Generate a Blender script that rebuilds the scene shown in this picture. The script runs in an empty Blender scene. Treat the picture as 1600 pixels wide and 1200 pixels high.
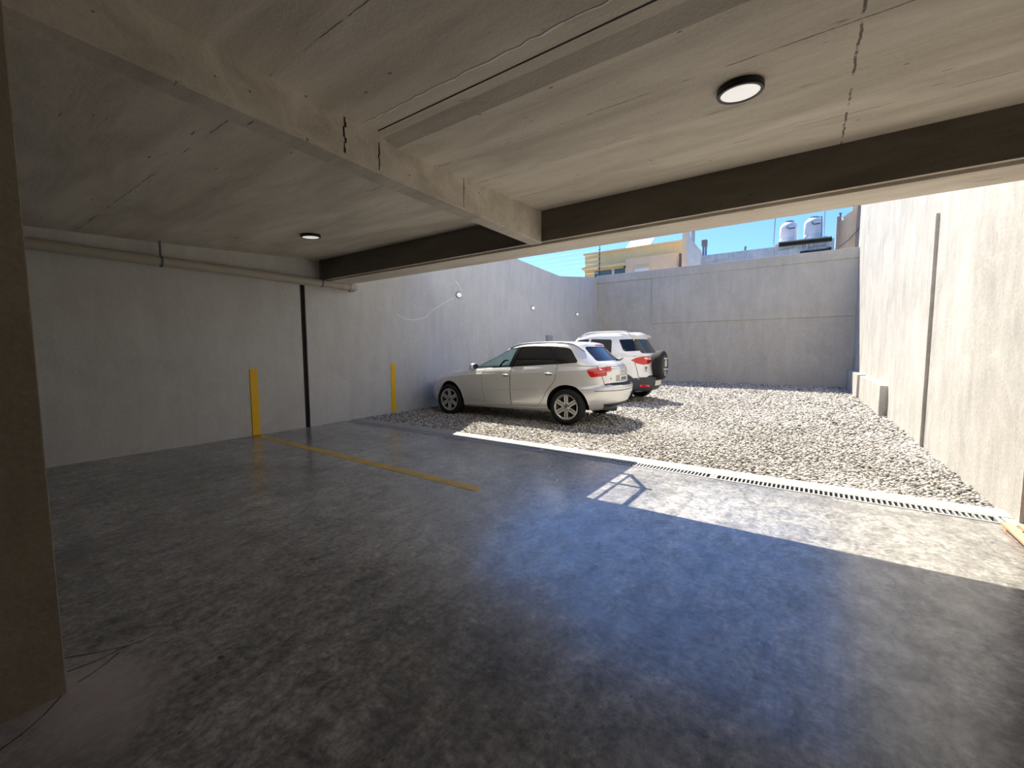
import bpy, bmesh, math, random
import numpy as np
from mathutils import Vector, Matrix
from mathutils.bvhtree import BVHTree

random.seed(7)
rng = np.random.default_rng(7)
SC = bpy.context.scene
COL = SC.collection
PI = math.pi

# ------------------------------------------------------------------ camera
YAW, PITCH, ROLL, FPX, CAM_H = -0.6136821, -0.0801679, -0.0051613, 663.645, 1.30
_fwd = Vector((math.sin(YAW) * math.cos(PITCH), math.cos(YAW) * math.cos(PITCH), math.sin(PITCH)))
_rt = Vector((math.cos(YAW), -math.sin(YAW), 0))
_up = _rt.cross(_fwd)
_r2 = _rt * math.cos(ROLL) + _up * math.sin(ROLL)
_u2 = -_rt * math.sin(ROLL) + _up * math.cos(ROLL)
CAM_P = Vector((0, 0, CAM_H))
cam_data = bpy.data.cameras.new('camera')
cam_data.sensor_fit = 'HORIZONTAL'
cam_data.sensor_width = 36
cam_data.lens = FPX * 36 / 1600
cam_data.clip_start = 0.05
cam_data.clip_end = 400
cam = bpy.data.objects.new('camera', cam_data)
COL.objects.link(cam)
M = Matrix((_r2, _u2, -_fwd)).transposed().to_4x4()
M.translation = CAM_P
cam.matrix_world = M
SC.camera = cam


def at(u, v, Y):
    """point of the world plane y = Y seen at photo pixel (u, v)"""
    d = _fwd + _r2 * ((u - 800) / FPX) - _u2 * ((v - 600) / FPX)
    return CAM_P + d * (Y / d.y)


# ------------------------------------------------------------------ helpers
def tag(o, label=None, cat=None, group=None, kind=None):
    if label: o['label'] = label
    if cat: o['category'] = cat
    if group: o['group'] = group
    if kind: o['kind'] = kind
    return o


def empty(name, loc=(0, 0, 0), rz=0.0):
    o = bpy.data.objects.new(name, None)
    o.empty_display_size = 0.2
    COL.objects.link(o)
    o.location = loc
    o.rotation_euler = (0, 0, rz)
    return o


def obj(name, bm, mat, parent=None, smooth=False, angle=35):
    me = bpy.data.meshes.new(name)
    bmesh.ops.recalc_face_normals(bm, faces=bm.faces[:])
    bm.to_mesh(me)
    bm.free()
    for m in (mat if isinstance(mat, (list, tuple)) else [mat]):
        me.materials.append(m)
    o = bpy.data.objects.new(name, me)
    COL.objects.link(o)
    if parent is not None:
        o.parent = parent
    if smooth:
        shade(o, angle)
    return o


def shade(o, angle=35):
    me = o.data
    me.polygons.foreach_set('use_smooth', [True] * len(me.polygons))
    try:
        me.set_sharp_from_angle(angle=math.radians(angle))
    except Exception:
        pass


def copy_tree(o, parent=None):
    c = o.copy()
    COL.objects.link(c)
    c.parent = parent
    for ch in [x for x in bpy.data.objects if x.parent == o]:
        copy_tree(ch, c)
    return c


def box(bm, x0, x1, y0, y1, z0, z1, bevel=0.0, mi=0):
    r = bmesh.ops.create_cube(bm, size=1)
    vs = r['verts']
    for v in vs:
        v.co = Vector((x0 + (v.co.x + .5) * (x1 - x0), y0 + (v.co.y + .5) * (y1 - y0), z0 + (v.co.z + .5) * (z1 - z0)))
    fs = list({f for v in vs for f in v.link_faces})
    for f in fs: f.material_index = mi
    if bevel > 0:
        es = list({e for v in vs for e in v.link_edges})
        bmesh.ops.bevel(bm, geom=es, offset=bevel, segments=2, profile=0.5, affect='EDGES')
    return vs


def newbox(*a, **k):
    bm = bmesh.new()
    box(bm, *a, **k)
    return bm


def prism(bm, pts, vec):
    """closed prism: polygon pts (3d) swept by vec"""
    a = [bm.verts.new(p) for p in pts]
    b = [bm.verts.new(Vector(p) + Vector(vec)) for p in pts]
    n = len(pts)
    bm.faces.new(a)
    bm.faces.new(b[::-1])
    for i in range(n):
        bm.faces.new((a[i], b[i], b[(i + 1) % n], a[(i + 1) % n]))


def tube(bm, pts, r, seg=10, cap=True):
    pts = [Vector(p) for p in pts]
    rr = r if isinstance(r, (list, tuple)) else [r] * len(pts)
    rings = []
    prev = None
    for i, p in enumerate(pts):
        t = (pts[min(i + 1, len(pts) - 1)] - pts[max(i - 1, 0)]).normalized()
        if prev is None:
            a = t.orthogonal().normalized()
        else:
            a = (prev - t * prev.dot(t)).normalized()
        prev = a
        b = t.cross(a)
        rings.append([bm.verts.new(p + (a * math.cos(2 * PI * k / seg) + b * math.sin(2 * PI * k / seg)) * rr[i]) for k in range(seg)])
    for i in range(len(rings) - 1):
        for k in range(seg):
            bm.faces.new((rings[i][k], rings[i][(k + 1) % seg], rings[i + 1][(k + 1) % seg], rings[i + 1][k]))
    if cap:
        bm.faces.new(rings[0][::-1])
        bm.faces.new(rings[-1])


def lathe(bm, prof, seg=32, axis='Z', center=(0, 0, 0), close=False):
    """prof: list of (radius, height)"""
    c = Vector(center)
    rings = []
    for r, h in prof:
        ring = []
        for k in range(seg):
            a = 2 * PI * k / seg
            if axis == 'Z': p = Vector((r * math.cos(a), r * math.sin(a), h))
            elif axis == 'Y': p = Vector((r * math.cos(a), h, r * math.sin(a)))
            else: p = Vector((h, r * math.cos(a), r * math.sin(a)))
            ring.append(bm.verts.new(c + p))
        rings.append(ring)
    n = len(rings)
    for i in range(n if close else n - 1):
        A, B = rings[i], rings[(i + 1) % n]
        for k in range(seg):
            bm.faces.new((A[k], A[(k + 1) % seg], B[(k + 1) % seg], B[k]))
    if not close:
        for ring in (rings[0], rings[-1]):
            try: bm.faces.new(ring)
            except ValueError: pass
    bmesh.ops.remove_doubles(bm, verts=bm.verts[:], dist=1e-6)


def interp(pts):
    xs = np.array([p[0] for p in pts], float)
    ys = np.array([p[1] for p in pts], float)
    o = np.argsort(xs); xs = xs[o]; ys = ys[o]
    # monotone cubic (PCHIP)
    h = np.diff(xs); d = np.diff(ys) / h
    m = np.zeros(len(xs)); m[0] = d[0]; m[-1] = d[-1]
    for i in range(1, len(xs) - 1):
        if d[i - 1] * d[i] > 0:
            w1 = 2 * h[i] + h[i - 1]; w2 = h[i] + 2 * h[i - 1]
            m[i] = (w1 + w2) / (w1 / d[i - 1] + w2 / d[i])

    def f(x):
        x = np.clip(np.asarray(x, float), xs[0], xs[-1])
        i = np.clip(np.searchsorted(xs, x) - 1, 0, len(xs) - 2)
        t = (x - xs[i]) / h[i]
        return ((2 * t**3 - 3 * t**2 + 1) * ys[i] + (t**3 - 2 * t**2 + t) * h[i] * m[i]
                + (-2 * t**3 + 3 * t**2) * ys[i + 1] + (t**3 - t**2) * h[i] * m[i + 1])
    return f


def round_poly(pts, r, seg=5):
    """round the corners of a 2d polygon"""
    out = []
    n = len(pts)
    for i in range(n):
        p0, p1, p2 = (np.array(pts[(i + k) % n], float) for k in (-1, 0, 1))
        rr = r[i] if isinstance(r, (list, tuple)) else r
        a = p0 - p1; b = p2 - p1
        la, lb = np.linalg.norm(a), np.linalg.norm(b)
        d = min(rr, la * .45, lb * .45)
        A = p1 + a / la * d; B = p1 + b / lb * d
        for k in range(seg + 1):
            t = k / seg
            out.append(tuple((1 - t)**2 * A + 2 * t * (1 - t) * p1 + t * t * B))
    return out


# ------------------------------------------------------------------ materials
def mat(name, color=(.5, .5, .5), rough=.6, metal=0.0, coat=0.0, spec=.5, emit=None, estr=0.0, trans=0.0, alpha=1.0, ior=1.45):
    m = bpy.data.materials.new(name)
    m.use_nodes = True
    b = m.node_tree.nodes['Principled BSDF']
    b.inputs['Base Color'].default_value = (*color, 1)
    b.inputs['Roughness'].default_value = rough
    b.inputs['Metallic'].default_value = metal
    b.inputs['Coat Weight'].default_value = coat
    b.inputs['Specular IOR Level'].default_value = spec
    b.inputs['Transmission Weight'].default_value = trans
    b.inputs['IOR'].default_value = ior
    b.inputs['Alpha'].default_value = alpha
    if emit:
        b.inputs['Emission Color'].default_value = (*emit, 1)
        b.inputs['Emission Strength'].default_value = estr
    return m


class N:
    """small node-graph helper"""
    def __init__(s, m):
        s.t = m.node_tree
        s.b = s.t.nodes['Principled BSDF']
        s.tc = s.t.nodes.new('ShaderNodeTexCoord')

    def link(s, a, b): s.t.links.new(a, b)

    def mapping(s, scale=(1, 1, 1), rot=(0, 0, 0), loc=(0, 0, 0), src='Object'):
        n = s.t.nodes.new('ShaderNodeMapping')
        n.inputs['Scale'].default_value = scale
        n.inputs['Rotation'].default_value = rot
        n.inputs['Location'].default_value = loc
        s.link(s.tc.outputs[src], n.inputs['Vector'])
        return n.outputs['Vector']

    def noise(s, vec, scale=5, detail=6, rough=.55, dist=0.0):
        n = s.t.nodes.new('ShaderNodeTexNoise')
        n.inputs['Scale'].default_value = scale
        n.inputs['Detail'].default_value = detail
        n.inputs['Roughness'].default_value = rough
        n.inputs['Distortion'].default_value = dist
        if vec is not None: s.link(vec, n.inputs['Vector'])
        return n.outputs['Fac']

    def voronoi(s, vec, scale=5, feature='F1', rnd=1.0, out='Distance'):
        n = s.t.nodes.new('ShaderNodeTexVoronoi')
        n.feature = feature
        n.inputs['Scale'].default_value = scale
        n.inputs['Randomness'].default_value = rnd
        s.link(vec, n.inputs['Vector'])
        return n.outputs[out]

    def ramp(s, fac, stops, interp='LINEAR'):
        n = s.t.nodes.new('ShaderNodeValToRGB')
        n.color_ramp.interpolation = interp
        els = n.color_ramp.elements
        while len(els) < len(stops): els.new(0.5)
        for e, (p, c) in zip(els, stops):
            e.position = p
            e.color = (c, c, c, 1) if isinstance(c, (int, float)) else (*c, 1)
        s.link(fac, n.inputs['Fac'])
        return n.outputs['Color']

    def mix(s, fac, a, b, mode='MIX'):
        n = s.t.nodes.new('ShaderNodeMix')
        n.data_type = 'RGBA'
        n.blend_type = mode
        for sock, val in ((n.inputs[0], fac), (n.inputs[6], a), (n.inputs[7], b)):
            if isinstance(val, (int, float)): sock.default_value = val if sock == n.inputs[0] else (val, val, val, 1)
            elif isinstance(val, tuple): sock.default_value = (*val, 1)
            else: s.link(val, sock)
        return n.outputs[2]

    def math(s, op, a, b=None):
        n = s.t.nodes.new('ShaderNodeMath')
        n.operation = op
        for i, v in enumerate((a, b)):
            if v is None: continue
            if isinstance(v, (int, float)): n.inputs[i].default_value = v
            else: s.link(v, n.inputs[i])
        return n.outputs[0]

    def sep(s, vec):
        n = s.t.nodes.new('ShaderNodeSeparateXYZ')
        s.link(vec, n.inputs[0])
        return n.outputs

    def line(s, coord, c, w):
        """1 where |coord - c| < w"""
        d = s.math('ABSOLUTE', s.math('SUBTRACT', coord, c))
        return s.math('LESS_THAN', d, w)

    def color(s, c): s.link(c, s.b.inputs['Base Color'])

    def rough(s, c): s.link(c, s.b.inputs['Roughness'])

    def bump(s, h, strength=.3, dist=.02):
        n = s.t.nodes.new('ShaderNodeBump')
        n.inputs['Strength'].default_value = strength
        n.inputs['Distance'].default_value = dist
        s.link(h, n.inputs['Height'])
        s.link(n.outputs['Normal'], s.b.inputs['Normal'])


def plaster(name, dark, light, scale=1.0, streak=True, bump=.25):
    m = mat(name, rough=.85, spec=.25)
    n = N(m)
    v = n.mapping()
    a = n.noise(v, 1.1 * scale, 8, .62, .6)
    vs = n.mapping(scale=(3, 3, .55))
    b = n.noise(vs, 1.6 * scale, 7, .65, .4)
    f = n.mix(.5, a, b)
    c = n.ramp(f, [(.36, dark), (.64, light)])
    fine = n.noise(v, 40 * scale, 4, .6)
    c = n.mix(.18, c, n.ramp(fine, [(.35, .25), (.7, .75)]), 'OVERLAY')
    # trowel blotches
    bl = n.ramp(n.noise(v, 3.2 * scale, 7, .72, 1.6), [(.52, 0.0), (.72, 1.0)])
    c = n.mix(n.math('MULTIPLY', bl, .45), c, tuple(min(.92, q * 1.12) for q in light))
    n.color(c)
    n.bump(n.mix(.5, n.noise(v, 9 * scale, 6, .6), fine), bump, .02)
    return m


def concrete_ceiling(name, dark, light, joints=True):
    m = mat(name, rough=.8, spec=.3)
    n = N(m)
    v = n.mapping()
    vx = n.mapping(scale=(.35, 1.6, 1.6))
    a = n.noise(vx, 2.2, 8, .62, .5)
    c = n.ramp(a, [(.34, dark), (.66, light)])
    fine = n.noise(v, 55, 4, .6)
    c = n.mix(.2, c, n.ramp(fine, [(.3, .3), (.7, .7)]), 'OVERLAY')
    # dark scratches along the boards
    vs = n.mapping(scale=(2.2, 16, 16), rot=(0, 0, .06))
    sc = n.ramp(n.noise(vs, 1.6, 3, .5), [(.70, 0.0), (.75, 1.0)])
    where = n.ramp(n.noise(v, 1.3, 3, .5), [(.44, 0.0), (.58, 1.0)])
    c = n.mix(n.math('MULTIPLY', n.math('MULTIPLY', sc, where), .8), c, (.07, .06, .05))
    # pits
    p = n.ramp(n.voronoi(n.mapping(scale=(1, 2.2, 2.2)), 3.2), [(.035, 1.0), (.06, 0.0)])
    c = n.mix(n.math('MULTIPLY', p, .7), c, (.08, .07, .055))
    # board joints running in x (broken) and one bay joint running in y
    X, Y, Z = n.sep(v)
    wob = n.math('MULTIPLY', n.math('SUBTRACT', n.noise(v, 6, 4, .6), .5), .03)
    Yw = n.math('ADD', Y, wob)
    brk = n.ramp(n.noise(n.mapping(scale=(1.5, .3, .3)), 2.0, 4, .6), [(.46, 0.0), (.54, 1.0)])
    ln = None
    for y0, w in () if not joints else ((2.52, .004), (3.02, .0035), (3.62, .003), (1.2, .003), (-.4, .004)):
        l = n.line(Yw, y0, w)
        ln = l if ln is None else n.math('MAXIMUM', ln, l)
    if not joints:
        n.color(c)
        n.bump(n.mix(.4, n.noise(vx, 8, 6, .6), fine), .3, .02)
        return m
    ln = n.math('MULTIPLY', ln, brk)
    Xw = n.math('ADD', X, n.math('MULTIPLY', wob, 1.2))
    lx = n.math('MULTIPLY', n.line(Xw, .12, .006), n.ramp(n.noise(v, 7, 4, .7), [(.4, 0.0), (.5, 1.0)]))
    ln = n.math('MAXIMUM', ln, lx)
    c = n.mix(n.math('MULTIPLY', ln, .8), c, (.07, .06, .05))
    n.color(c)
    n.bump(n.mix(.4, n.noise(vx, 8, 6, .6), fine), .25, .02)
    return m


M_left = plaster('grey_plaster', (.56, .555, .53), (.66, .655, .63))
M_leftin = M_left
M_back = plaster('back_wall_plaster', (.47, .435, .375), (.59, .55, .48), .9)
M_right = plaster('right_wall_plaster', (.35, .333, .305), (.54, .518, .478), .9, bump=.26)
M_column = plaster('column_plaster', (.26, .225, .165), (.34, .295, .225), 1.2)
M_ceiling = concrete_ceiling('ceiling_concrete', (.58, .53, .44), (.80, .74, .635))
M_beam = concrete_ceiling('beam_concrete', (.52, .475, .40), (.74, .685, .585), False)
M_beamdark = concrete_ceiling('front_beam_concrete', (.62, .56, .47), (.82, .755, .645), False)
M_beamshade = concrete_ceiling('beam_face_shade', (.13, .115, .092), (.22, .195, .16), False)  # same concrete darkened, shade of the inward beam face put into the colour
M_darkwall = plaster('dark_back_wall', (.10, .095, .085), (.15, .14, .125))
M_facade = plaster('facade_plaster', (.70, .68, .64), (.82, .80, .76))

M_floor = mat('floor_concrete', rough=.4, spec=.45, coat=.9)
M_floor.node_tree.nodes['Principled BSDF'].inputs['Coat Roughness'].default_value = .20
M_floor.node_tree.nodes['Principled BSDF'].inputs['Coat IOR'].default_value = 1.62
n = N(M_floor)
v = n.mapping()
a = n.noise(v, .55, 9, .66, .8)
c = n.ramp(a, [(.34, (0.148, 0.142, 0.136)), (.52, (0.288, 0.280, 0.262)), (.64, (0.424, 0.410, 0.380))])
# trowel sweeps
b = n.ramp(n.noise(n.mapping(scale=(2.6, .8, 1), rot=(0, 0, .7)), 2.2, 10, .74, 1.6), [(.44, 0.0), (.66, 1.0)])
c = n.mix(n.math('MULTIPLY', b, .55), c, (.12, .115, .112))
b2 = n.ramp(n.noise(n.mapping(scale=(.9, 3.0, 1), rot=(0, 0, .35), loc=(2, 5, 0)), 3.4, 8, .72, 1.0), [(.52, 0.0), (.70, 1.0)])
c = n.mix(n.math('MULTIPLY', b2, .40), c, (.52, .495, .435))
fine = n.noise(v, 30, 7, .72)
c = n.mix(.75, c, n.ramp(fine, [(.34, .16), (.68, .84)]), 'OVERLAY')
mid = n.noise(n.mapping(scale=(1.4, .9, 1), rot=(0, 0, .6)), 6.5, 8, .78, .8)
c = n.mix(.75, c, n.ramp(mid, [(.36, .18), (.66, .82)]), 'OVERLAY')
# dark drips, spatter and small chips
msk = n.ramp(n.noise(v, 2.6, 3, .5), [(.48, 0.0), (.54, 1.0)])
sp = n.ramp(n.voronoi(n.mapping(scale=(1, 1.3, 1)), 5.0), [(.06, 1.0), (.10, 0.0)])
sp2 = n.ramp(n.voronoi(n.mapping(scale=(1.4, 1, 1), loc=(4, 2, 0)), 13.0), [(.07, 1.0), (.14, 0.0)])
sp = n.math('MAXIMUM', sp, n.math('MULTIPLY', sp2, .8))
c = n.mix(n.math('MULTIPLY', n.math('MULTIPLY', sp, msk), .85), c, (.05, .047, .045))
st = n.ramp(n.noise(n.mapping(loc=(3.1, .6, 0)), 2.4, 10, .78, .6), [(.52, 0.0), (.68, 1.0)])
st2 = n.ramp(n.noise(n.mapping(loc=(7.3, 2.6, 0)), .8, 3, .5), [(.48, 0.0), (.58, 1.0)])
c = n.mix(n.math('MULTIPLY', n.math('MULTIPLY', st, st2), .7), c, (.10, .092, .085))
# hair cracks
cr = n.voronoi(n.mapping(scale=(.55, .8, 1)), 1.1, 'DISTANCE_TO_EDGE')
wob = n.noise(v, 7, 5, .7)
crk = n.math('LESS_THAN', n.math('ADD', cr, n.math('MULTIPLY', n.math('SUBTRACT', wob, .5), .10)), .0025)
crm = n.ramp(n.noise(v, .9, 2, .5), [(.50, 0.0), (.56, 1.0)])
c = n.mix(n.math('MULTIPLY', n.math('MULTIPLY', crk, crm), .45), c, (.07, .065, .06))
# saw-cut joint lines
X, Y, Z = n.sep(v)
j = n.math('MAXIMUM', n.line(Y, 2.2, .004), n.line(X, -2.6, .004))
c = n.mix(n.math('MULTIPLY', j, .5), c, (.12, .115, .11))
# pale pinkish cement patch at the foot of the column
dv = n.t.nodes.new('ShaderNodeVectorMath'); dv.operation = 'DISTANCE'
pv = n.mapping(scale=(.8, 1.25, 1)); n.link(pv, dv.inputs[0]); dv.inputs[1].default_value = (-2.16 * .8, .30 * 1.25, 0)
pd = n.math('ADD', dv.outputs['Value'], n.math('MULTIPLY', n.math('SUBTRACT', n.noise(v, 5, 5, .6), .5), .25))
c = n.mix(n.ramp(pd, [(.12, .75), (.36, 0.0)]), c, (.62, .53, .50))
n.color(c)
n.rough(n.ramp(n.noise(v, 5.0, 9, .78), [(.34, .20), (.66, .50)]))
n.bump(n.mix(.5, n.noise(v, 14, 7, .6), fine), .14, .01)
n.link(n.ramp(mid, [(.40, .55), (.62, 1.0)]), n.b.inputs['Coat Weight'])

M_kerb = plaster('kerb_cement', (0.312, 0.300, 0.273), (0.406, 0.390, 0.355), 2)
M_joint = mat('joint_filler', (.018, .012, .010), .8)
M_dark = mat('dark_void', (.012, .012, .013), .9)
M_yellow = mat('yellow_paint', (.80, .47, .015), .55)
n = N(M_yellow); v = n.mapping()
w = n.ramp(n.noise(v, 22, 6, .7), [(.64, 0.0), (.76, 1.0)])
n.color(n.mix(n.math('MULTIPLY', w, .5), (.96, .56, .008), (.55, .38, .12)))
M_yellowfloor = mat('worn_yellow_paint', (.6, .4, .1), .5)
n = N(M_yellowfloor); v = n.mapping()
w = n.ramp(n.noise(v, 5, 8, .72), [(.40, 0.0), (.70, 1.0)])
n.color(n.mix(n.math('MULTIPLY', w, .75), (.82, .49, .03), (.38, .31, .17)))
M_galv = mat('galvanised_steel', (.34, .345, .345), .5, .3)
M_steel = mat('painted_steel', (.12, .13, .14), .5, .3)
M_pvc = mat('pipe_plastic', (.46, .42, .35), .5)
M_black = mat('black_plastic', (.018, .018, .020), .45)
M_lampblack = mat('lamp_black', (.014, .014, .016), .35)
M_diff = mat('lamp_diffuser', (.85, .85, .83), .4, emit=(1, .97, .92), estr=.55)
M_white = mat('white_enamel', (.82, .82, .80), .35)
M_wallglass = mat('bulkhead_glass', (.86, .87, .86), .25, emit=(1, .98, .95), estr=.35)

# ------------------------------------------------------------------ setting: floor, gravel bed, kerb
XL0, XR0 = -7.0, 1.30
def left_x(y): return -7.0 - max(0.0, y - 4.0) * .0683
def right_x(y): return 1.31 - (y - 4.66) * .0144
YB = 17.9
DR0, DR1, KB1 = 4.565, 4.745, 4.965
FRONT0, FRONT1 = 4.20, 4.66

bm = newbox(-7.3, 2.2, -4.6, DR0, -.25, 0)
flo = tag(obj('floor', bm, M_floor), 'stained grey concrete garage floor', None, kind='structure')
bm = newbox(-7.4, 2.2, DR1, KB1, -.25, .006, .004)
tag(obj('trim_1', bm, M_kerb), 'pale cement kerb strip between drain and gravel', None, kind='structure')
bm = bmesh.new()
box(bm, -7.3, 2.2, DR0, DR1, -.25, -.10)
tag(obj('trim_2', bm, M_dark), 'dark drain channel under the grates', None, kind='structure')
bm = newbox(right_x(4.7) - .07, 2.2, DR0 - .001, DR1 + .001, -.2, .002)
tag(obj('trim_3', bm, M_kerb), 'cement fill at the end of the drain', None, kind='structure')

M_bed = mat('gravel_bed', rough=.95, spec=.2)
n = N(M_bed); v = n.mapping()
cell = n.voronoi(v, 34, out='Color')
cc = n.ramp(n.sep(cell)[0], [(0, (0.120, 0.112, 0.109)), (.4, (0.270, 0.259, 0.247)), (1, (0.465, 0.450, 0.427))])
n.color(cc)
dd = n.voronoi(v, 34)
n.bump(n.math('SUBTRACT', 1.0, dd), 1.0, .03)
bm = newbox(-8.4, 1.6, KB1, YB + .3, -.25, -.022)
tag(obj('ground', bm, M_bed), 'gravel bed of the yard', None, kind='structure')
bm = newbox(-60, 60, YB + .3, 120, -.4, -.05)
tag(obj('ground', bm, M_bed), 'ground behind the yard wall', None, kind='structure')

# loose stones: one uncountable mass
M_stone = mat('gravel_stone', rough=.9, spec=.25)
n = N(M_stone)
g = n.t.nodes.new('ShaderNodeNewGeometry')
c = n.ramp(g.outputs['Random Per Island'], [(0, (0.104, 0.096, 0.090)), (.15, (0.224, 0.210, 0.194)), (.45, (0.392, 0.372, 0.344)), (.75, (0.504, 0.484, 0.452)), (1, (0.640, 0.616, 0.580))])
v = n.mapping()
big = n.ramp(n.noise(v, .7, 4, .6), [(.3, .40), (.7, .60)])
c = n.mix(.35, c, big, 'OVERLAY')
n.color(c)


def make_gravel():
    t = (1 + 5 ** .5) / 2
    V0 = np.array([(-1, t, 0), (1, t, 0), (-1, -t, 0), (1, -t, 0), (0, -1, t), (0, 1, t), (0, -1, -t), (0, 1, -t), (t, 0, -1), (t, 0, 1), (-t, 0, -1), (-t, 0, 1)], float)
    V0 /= np.linalg.norm(V0[0])
    F0 = np.array([(0, 11, 5), (0, 5, 1), (0, 1, 7), (0, 7, 10), (0, 10, 11), (1, 5, 9), (5, 11, 4), (11, 10, 2), (10, 7, 6), (7, 1, 8),
                   (3, 9, 4), (3, 4, 2), (3, 2, 6), (3, 6, 8), (3, 8, 9), (4, 9, 5), (2, 4, 11), (6, 2, 10), (8, 6, 7), (9, 8, 1)])
    P, S = [], []
    for y0, y1, step, size in ((KB1 + .01, 7.6, .036, .019), (7.6, 11.5, .052, .026), (11.5, YB - .02, .075, .036)):
        ys = np.arange(y0, y1, step)
        xs = np.arange(-8.0, 1.36, step)
        X, Y = np.meshgrid(xs, ys)
        X = X.ravel() + rng.uniform(-.5, .5, X.size) * step
        Y = Y.ravel() + rng.uniform(-.5, .5, Y.size) * step
        k = (Y > KB1 + .005) & (X > -7.0 - (Y - 4) * .0683 + .02) & (X < 1.31 - (Y - 4.66) * .0144 - .015)
        X, Y = X[k], Y[k]
        P.append(np.stack([X, Y], 1)); S.append(np.full(len(X), size))
    P = np.concatenate(P); S = np.concatenate(S)
    n_ = len(P)
    S = S * rng.uniform(.62, 1.35, n_)
    sc = rng.uniform(.6, 1.15, (n_, 3)); sc[:, 2] *= .72
    ang = rng.uniform(0, 2 * PI, n_)
    tilt = rng.uniform(-.5, .5, n_)
    V = V0[None] * rng.uniform(.82, 1.15, (n_, 12, 1)) * sc[:, None, :] * S[:, None, None]
    ca, sa = np.cos(tilt)[:, None], np.sin(tilt)[:, None]
    y_, z_ = V[..., 1] * ca - V[..., 2] * sa, V[..., 1] * sa + V[..., 2] * ca
    cb, sb = np.cos(ang)[:, None], np.sin(ang)[:, None]
    x2, y2 = V[..., 0] * cb - y_ * sb, V[..., 0] * sb + y_ * cb
    und = .012 * np.sin(P[:, 0] * 2.1 + .7 * P[:, 1]) * np.cos(P[:, 1] * 1.3)
    zz = z_ + (-.016 + und + rng.uniform(-.004, .008, n_))[:, None]
    VV = np.stack([x2 + P[:, :1], y2 + P[:, 1:], zz], -1).reshape(-1, 3)
    FF = (F0[None] + 12 * np.arange(n_)[:, None, None]).reshape(-1, 3)
    me = bpy.data.meshes.new('gravel')
    me.vertices.add(len(VV)); me.vertices.foreach_set('co', VV.ravel().astype(np.float32))
    me.loops.add(FF.size); me.loops.foreach_set('vertex_index', FF.ravel().astype(np.int32))
    me.polygons.add(len(FF))
    me.polygons.foreach_set('loop_start', (np.arange(len(FF)) * 3).astype(np.int32))
    me.polygons.foreach_set('loop_total', np.full(len(FF), 3, np.int32))
    me.update(calc_edges=True)
    me.materials.append(M_stone)
    o = bpy.data.objects.new('gravel', me)
    COL.objects.link(o)
    tag(o, 'loose pale grey gravel covering the open yard', 'gravel', kind='stuff')


make_gravel()

# ------------------------------------------------------------------ walls
def wall_strip(bm, prof, th):
    """wall whose visible face follows (x, y, ztop) points; th = thickness along x (signed)"""
    f0, f1, b0, b1 = [], [], [], []
    for x, y, z in prof:
        f0.append(bm.verts.new((x, y, -.25))); f1.append(bm.verts.new((x, y, z)))
        b0.append(bm.verts.new((x + th, y, -.25))); b1.append(bm.verts.new((x + th, y, z)))
    for i in range(len(prof) - 1):
        bm.faces.new((f0[i], f0[i + 1], f1[i + 1], f1[i]))
        bm.faces.new((b0[i], b1[i], b1[i + 1], b0[i + 1]))
        bm.faces.new((f1[i], f1[i + 1], b1[i + 1], b1[i]))
        bm.faces.new((f0[i], b0[i], b0[i + 1], f0[i + 1]))
    bm.faces.new((f0[0], f1[0], b1[0], b0[0]))
    bm.faces.new((f0[-1], b0[-1], b1[-1], f1[-1]))


bm = bmesh.new()
wall_strip(bm, [(XL0, -4.6, 3.0), (XL0, 3.83, 3.0)], -.22)
LW_TOP = [(4.66, 3.0), (4.67, 6.0), (7.6, 5.62), (8.5, 4.3), (11.1, 4.06), (14.0, 3.99), (YB + .2, 4.52)]
wall_strip(bm, [(XL0, 3.915, 3.0), (left_x(4.66), 4.66, 3.0)] + [(left_x(y), y, z) for y, z in LW_TOP[1:]], -.22)
box(bm, XL0 - .22, XL0, 3.83, 3.915, 2.40, 3.0)
wl = tag(obj('wall_left', bm, M_left), 'long grey rendered wall on the left of garage and yard', None, kind='structure')
bm = newbox(XL0 - .16, XL0 - .035, 3.825, 3.92, -.02, 2.43)
obj('expansion_joint', bm, M_joint, wl)['label'] = 'dark vertical expansion joint'

M_scar = mat('pale_plaster_patch', (.78, .77, .74), .85)
def wall_scar(pts, r=.012):
    bm = bmesh.new()
    P = [Vector((left_x(y) + .002, y, z)) for y, z in pts]
    for i in range(len(P) - 1):
        d = (P[i + 1] - P[i]).normalized(); nn = Vector((0, -d.z, d.y)) * r
        ex = Vector((.007, 0, 0))
        a, b, c_, d_ = P[i] - nn, P[i + 1] - nn, P[i + 1] + nn, P[i] + nn
        prism(bm, [a - ex, b - ex, c_ - ex, d_ - ex], ex * 2)
    obj('plaster_scar', bm, M_scar, wl)
wall_scar([(5.92, 2.06), (6.12, 1.98), (6.45, 1.96), (6.8, 2.04), (7.05, 2.22), (7.4, 2.4), (7.82, 2.58)], .013)
wall_scar([(8.12, 2.78), (8.02, 2.92), (7.9, 3.0)], .022)
for y, z in ((9.55, 3.33), (9.85, 3.37), (10.25, 3.42), (10.7, 3.47), (11.2, 3.53), (11.75, 3.6)):
    wall_scar([(y - .02, z), (y + .02, z + .005)], .022)


def floor_at(u, v):
    d = _fwd + _r2 * ((u - 800) / FPX) - _u2 * ((v - 600) / FPX)
    return CAM_P + d * (-CAM_H / d.z)


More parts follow.
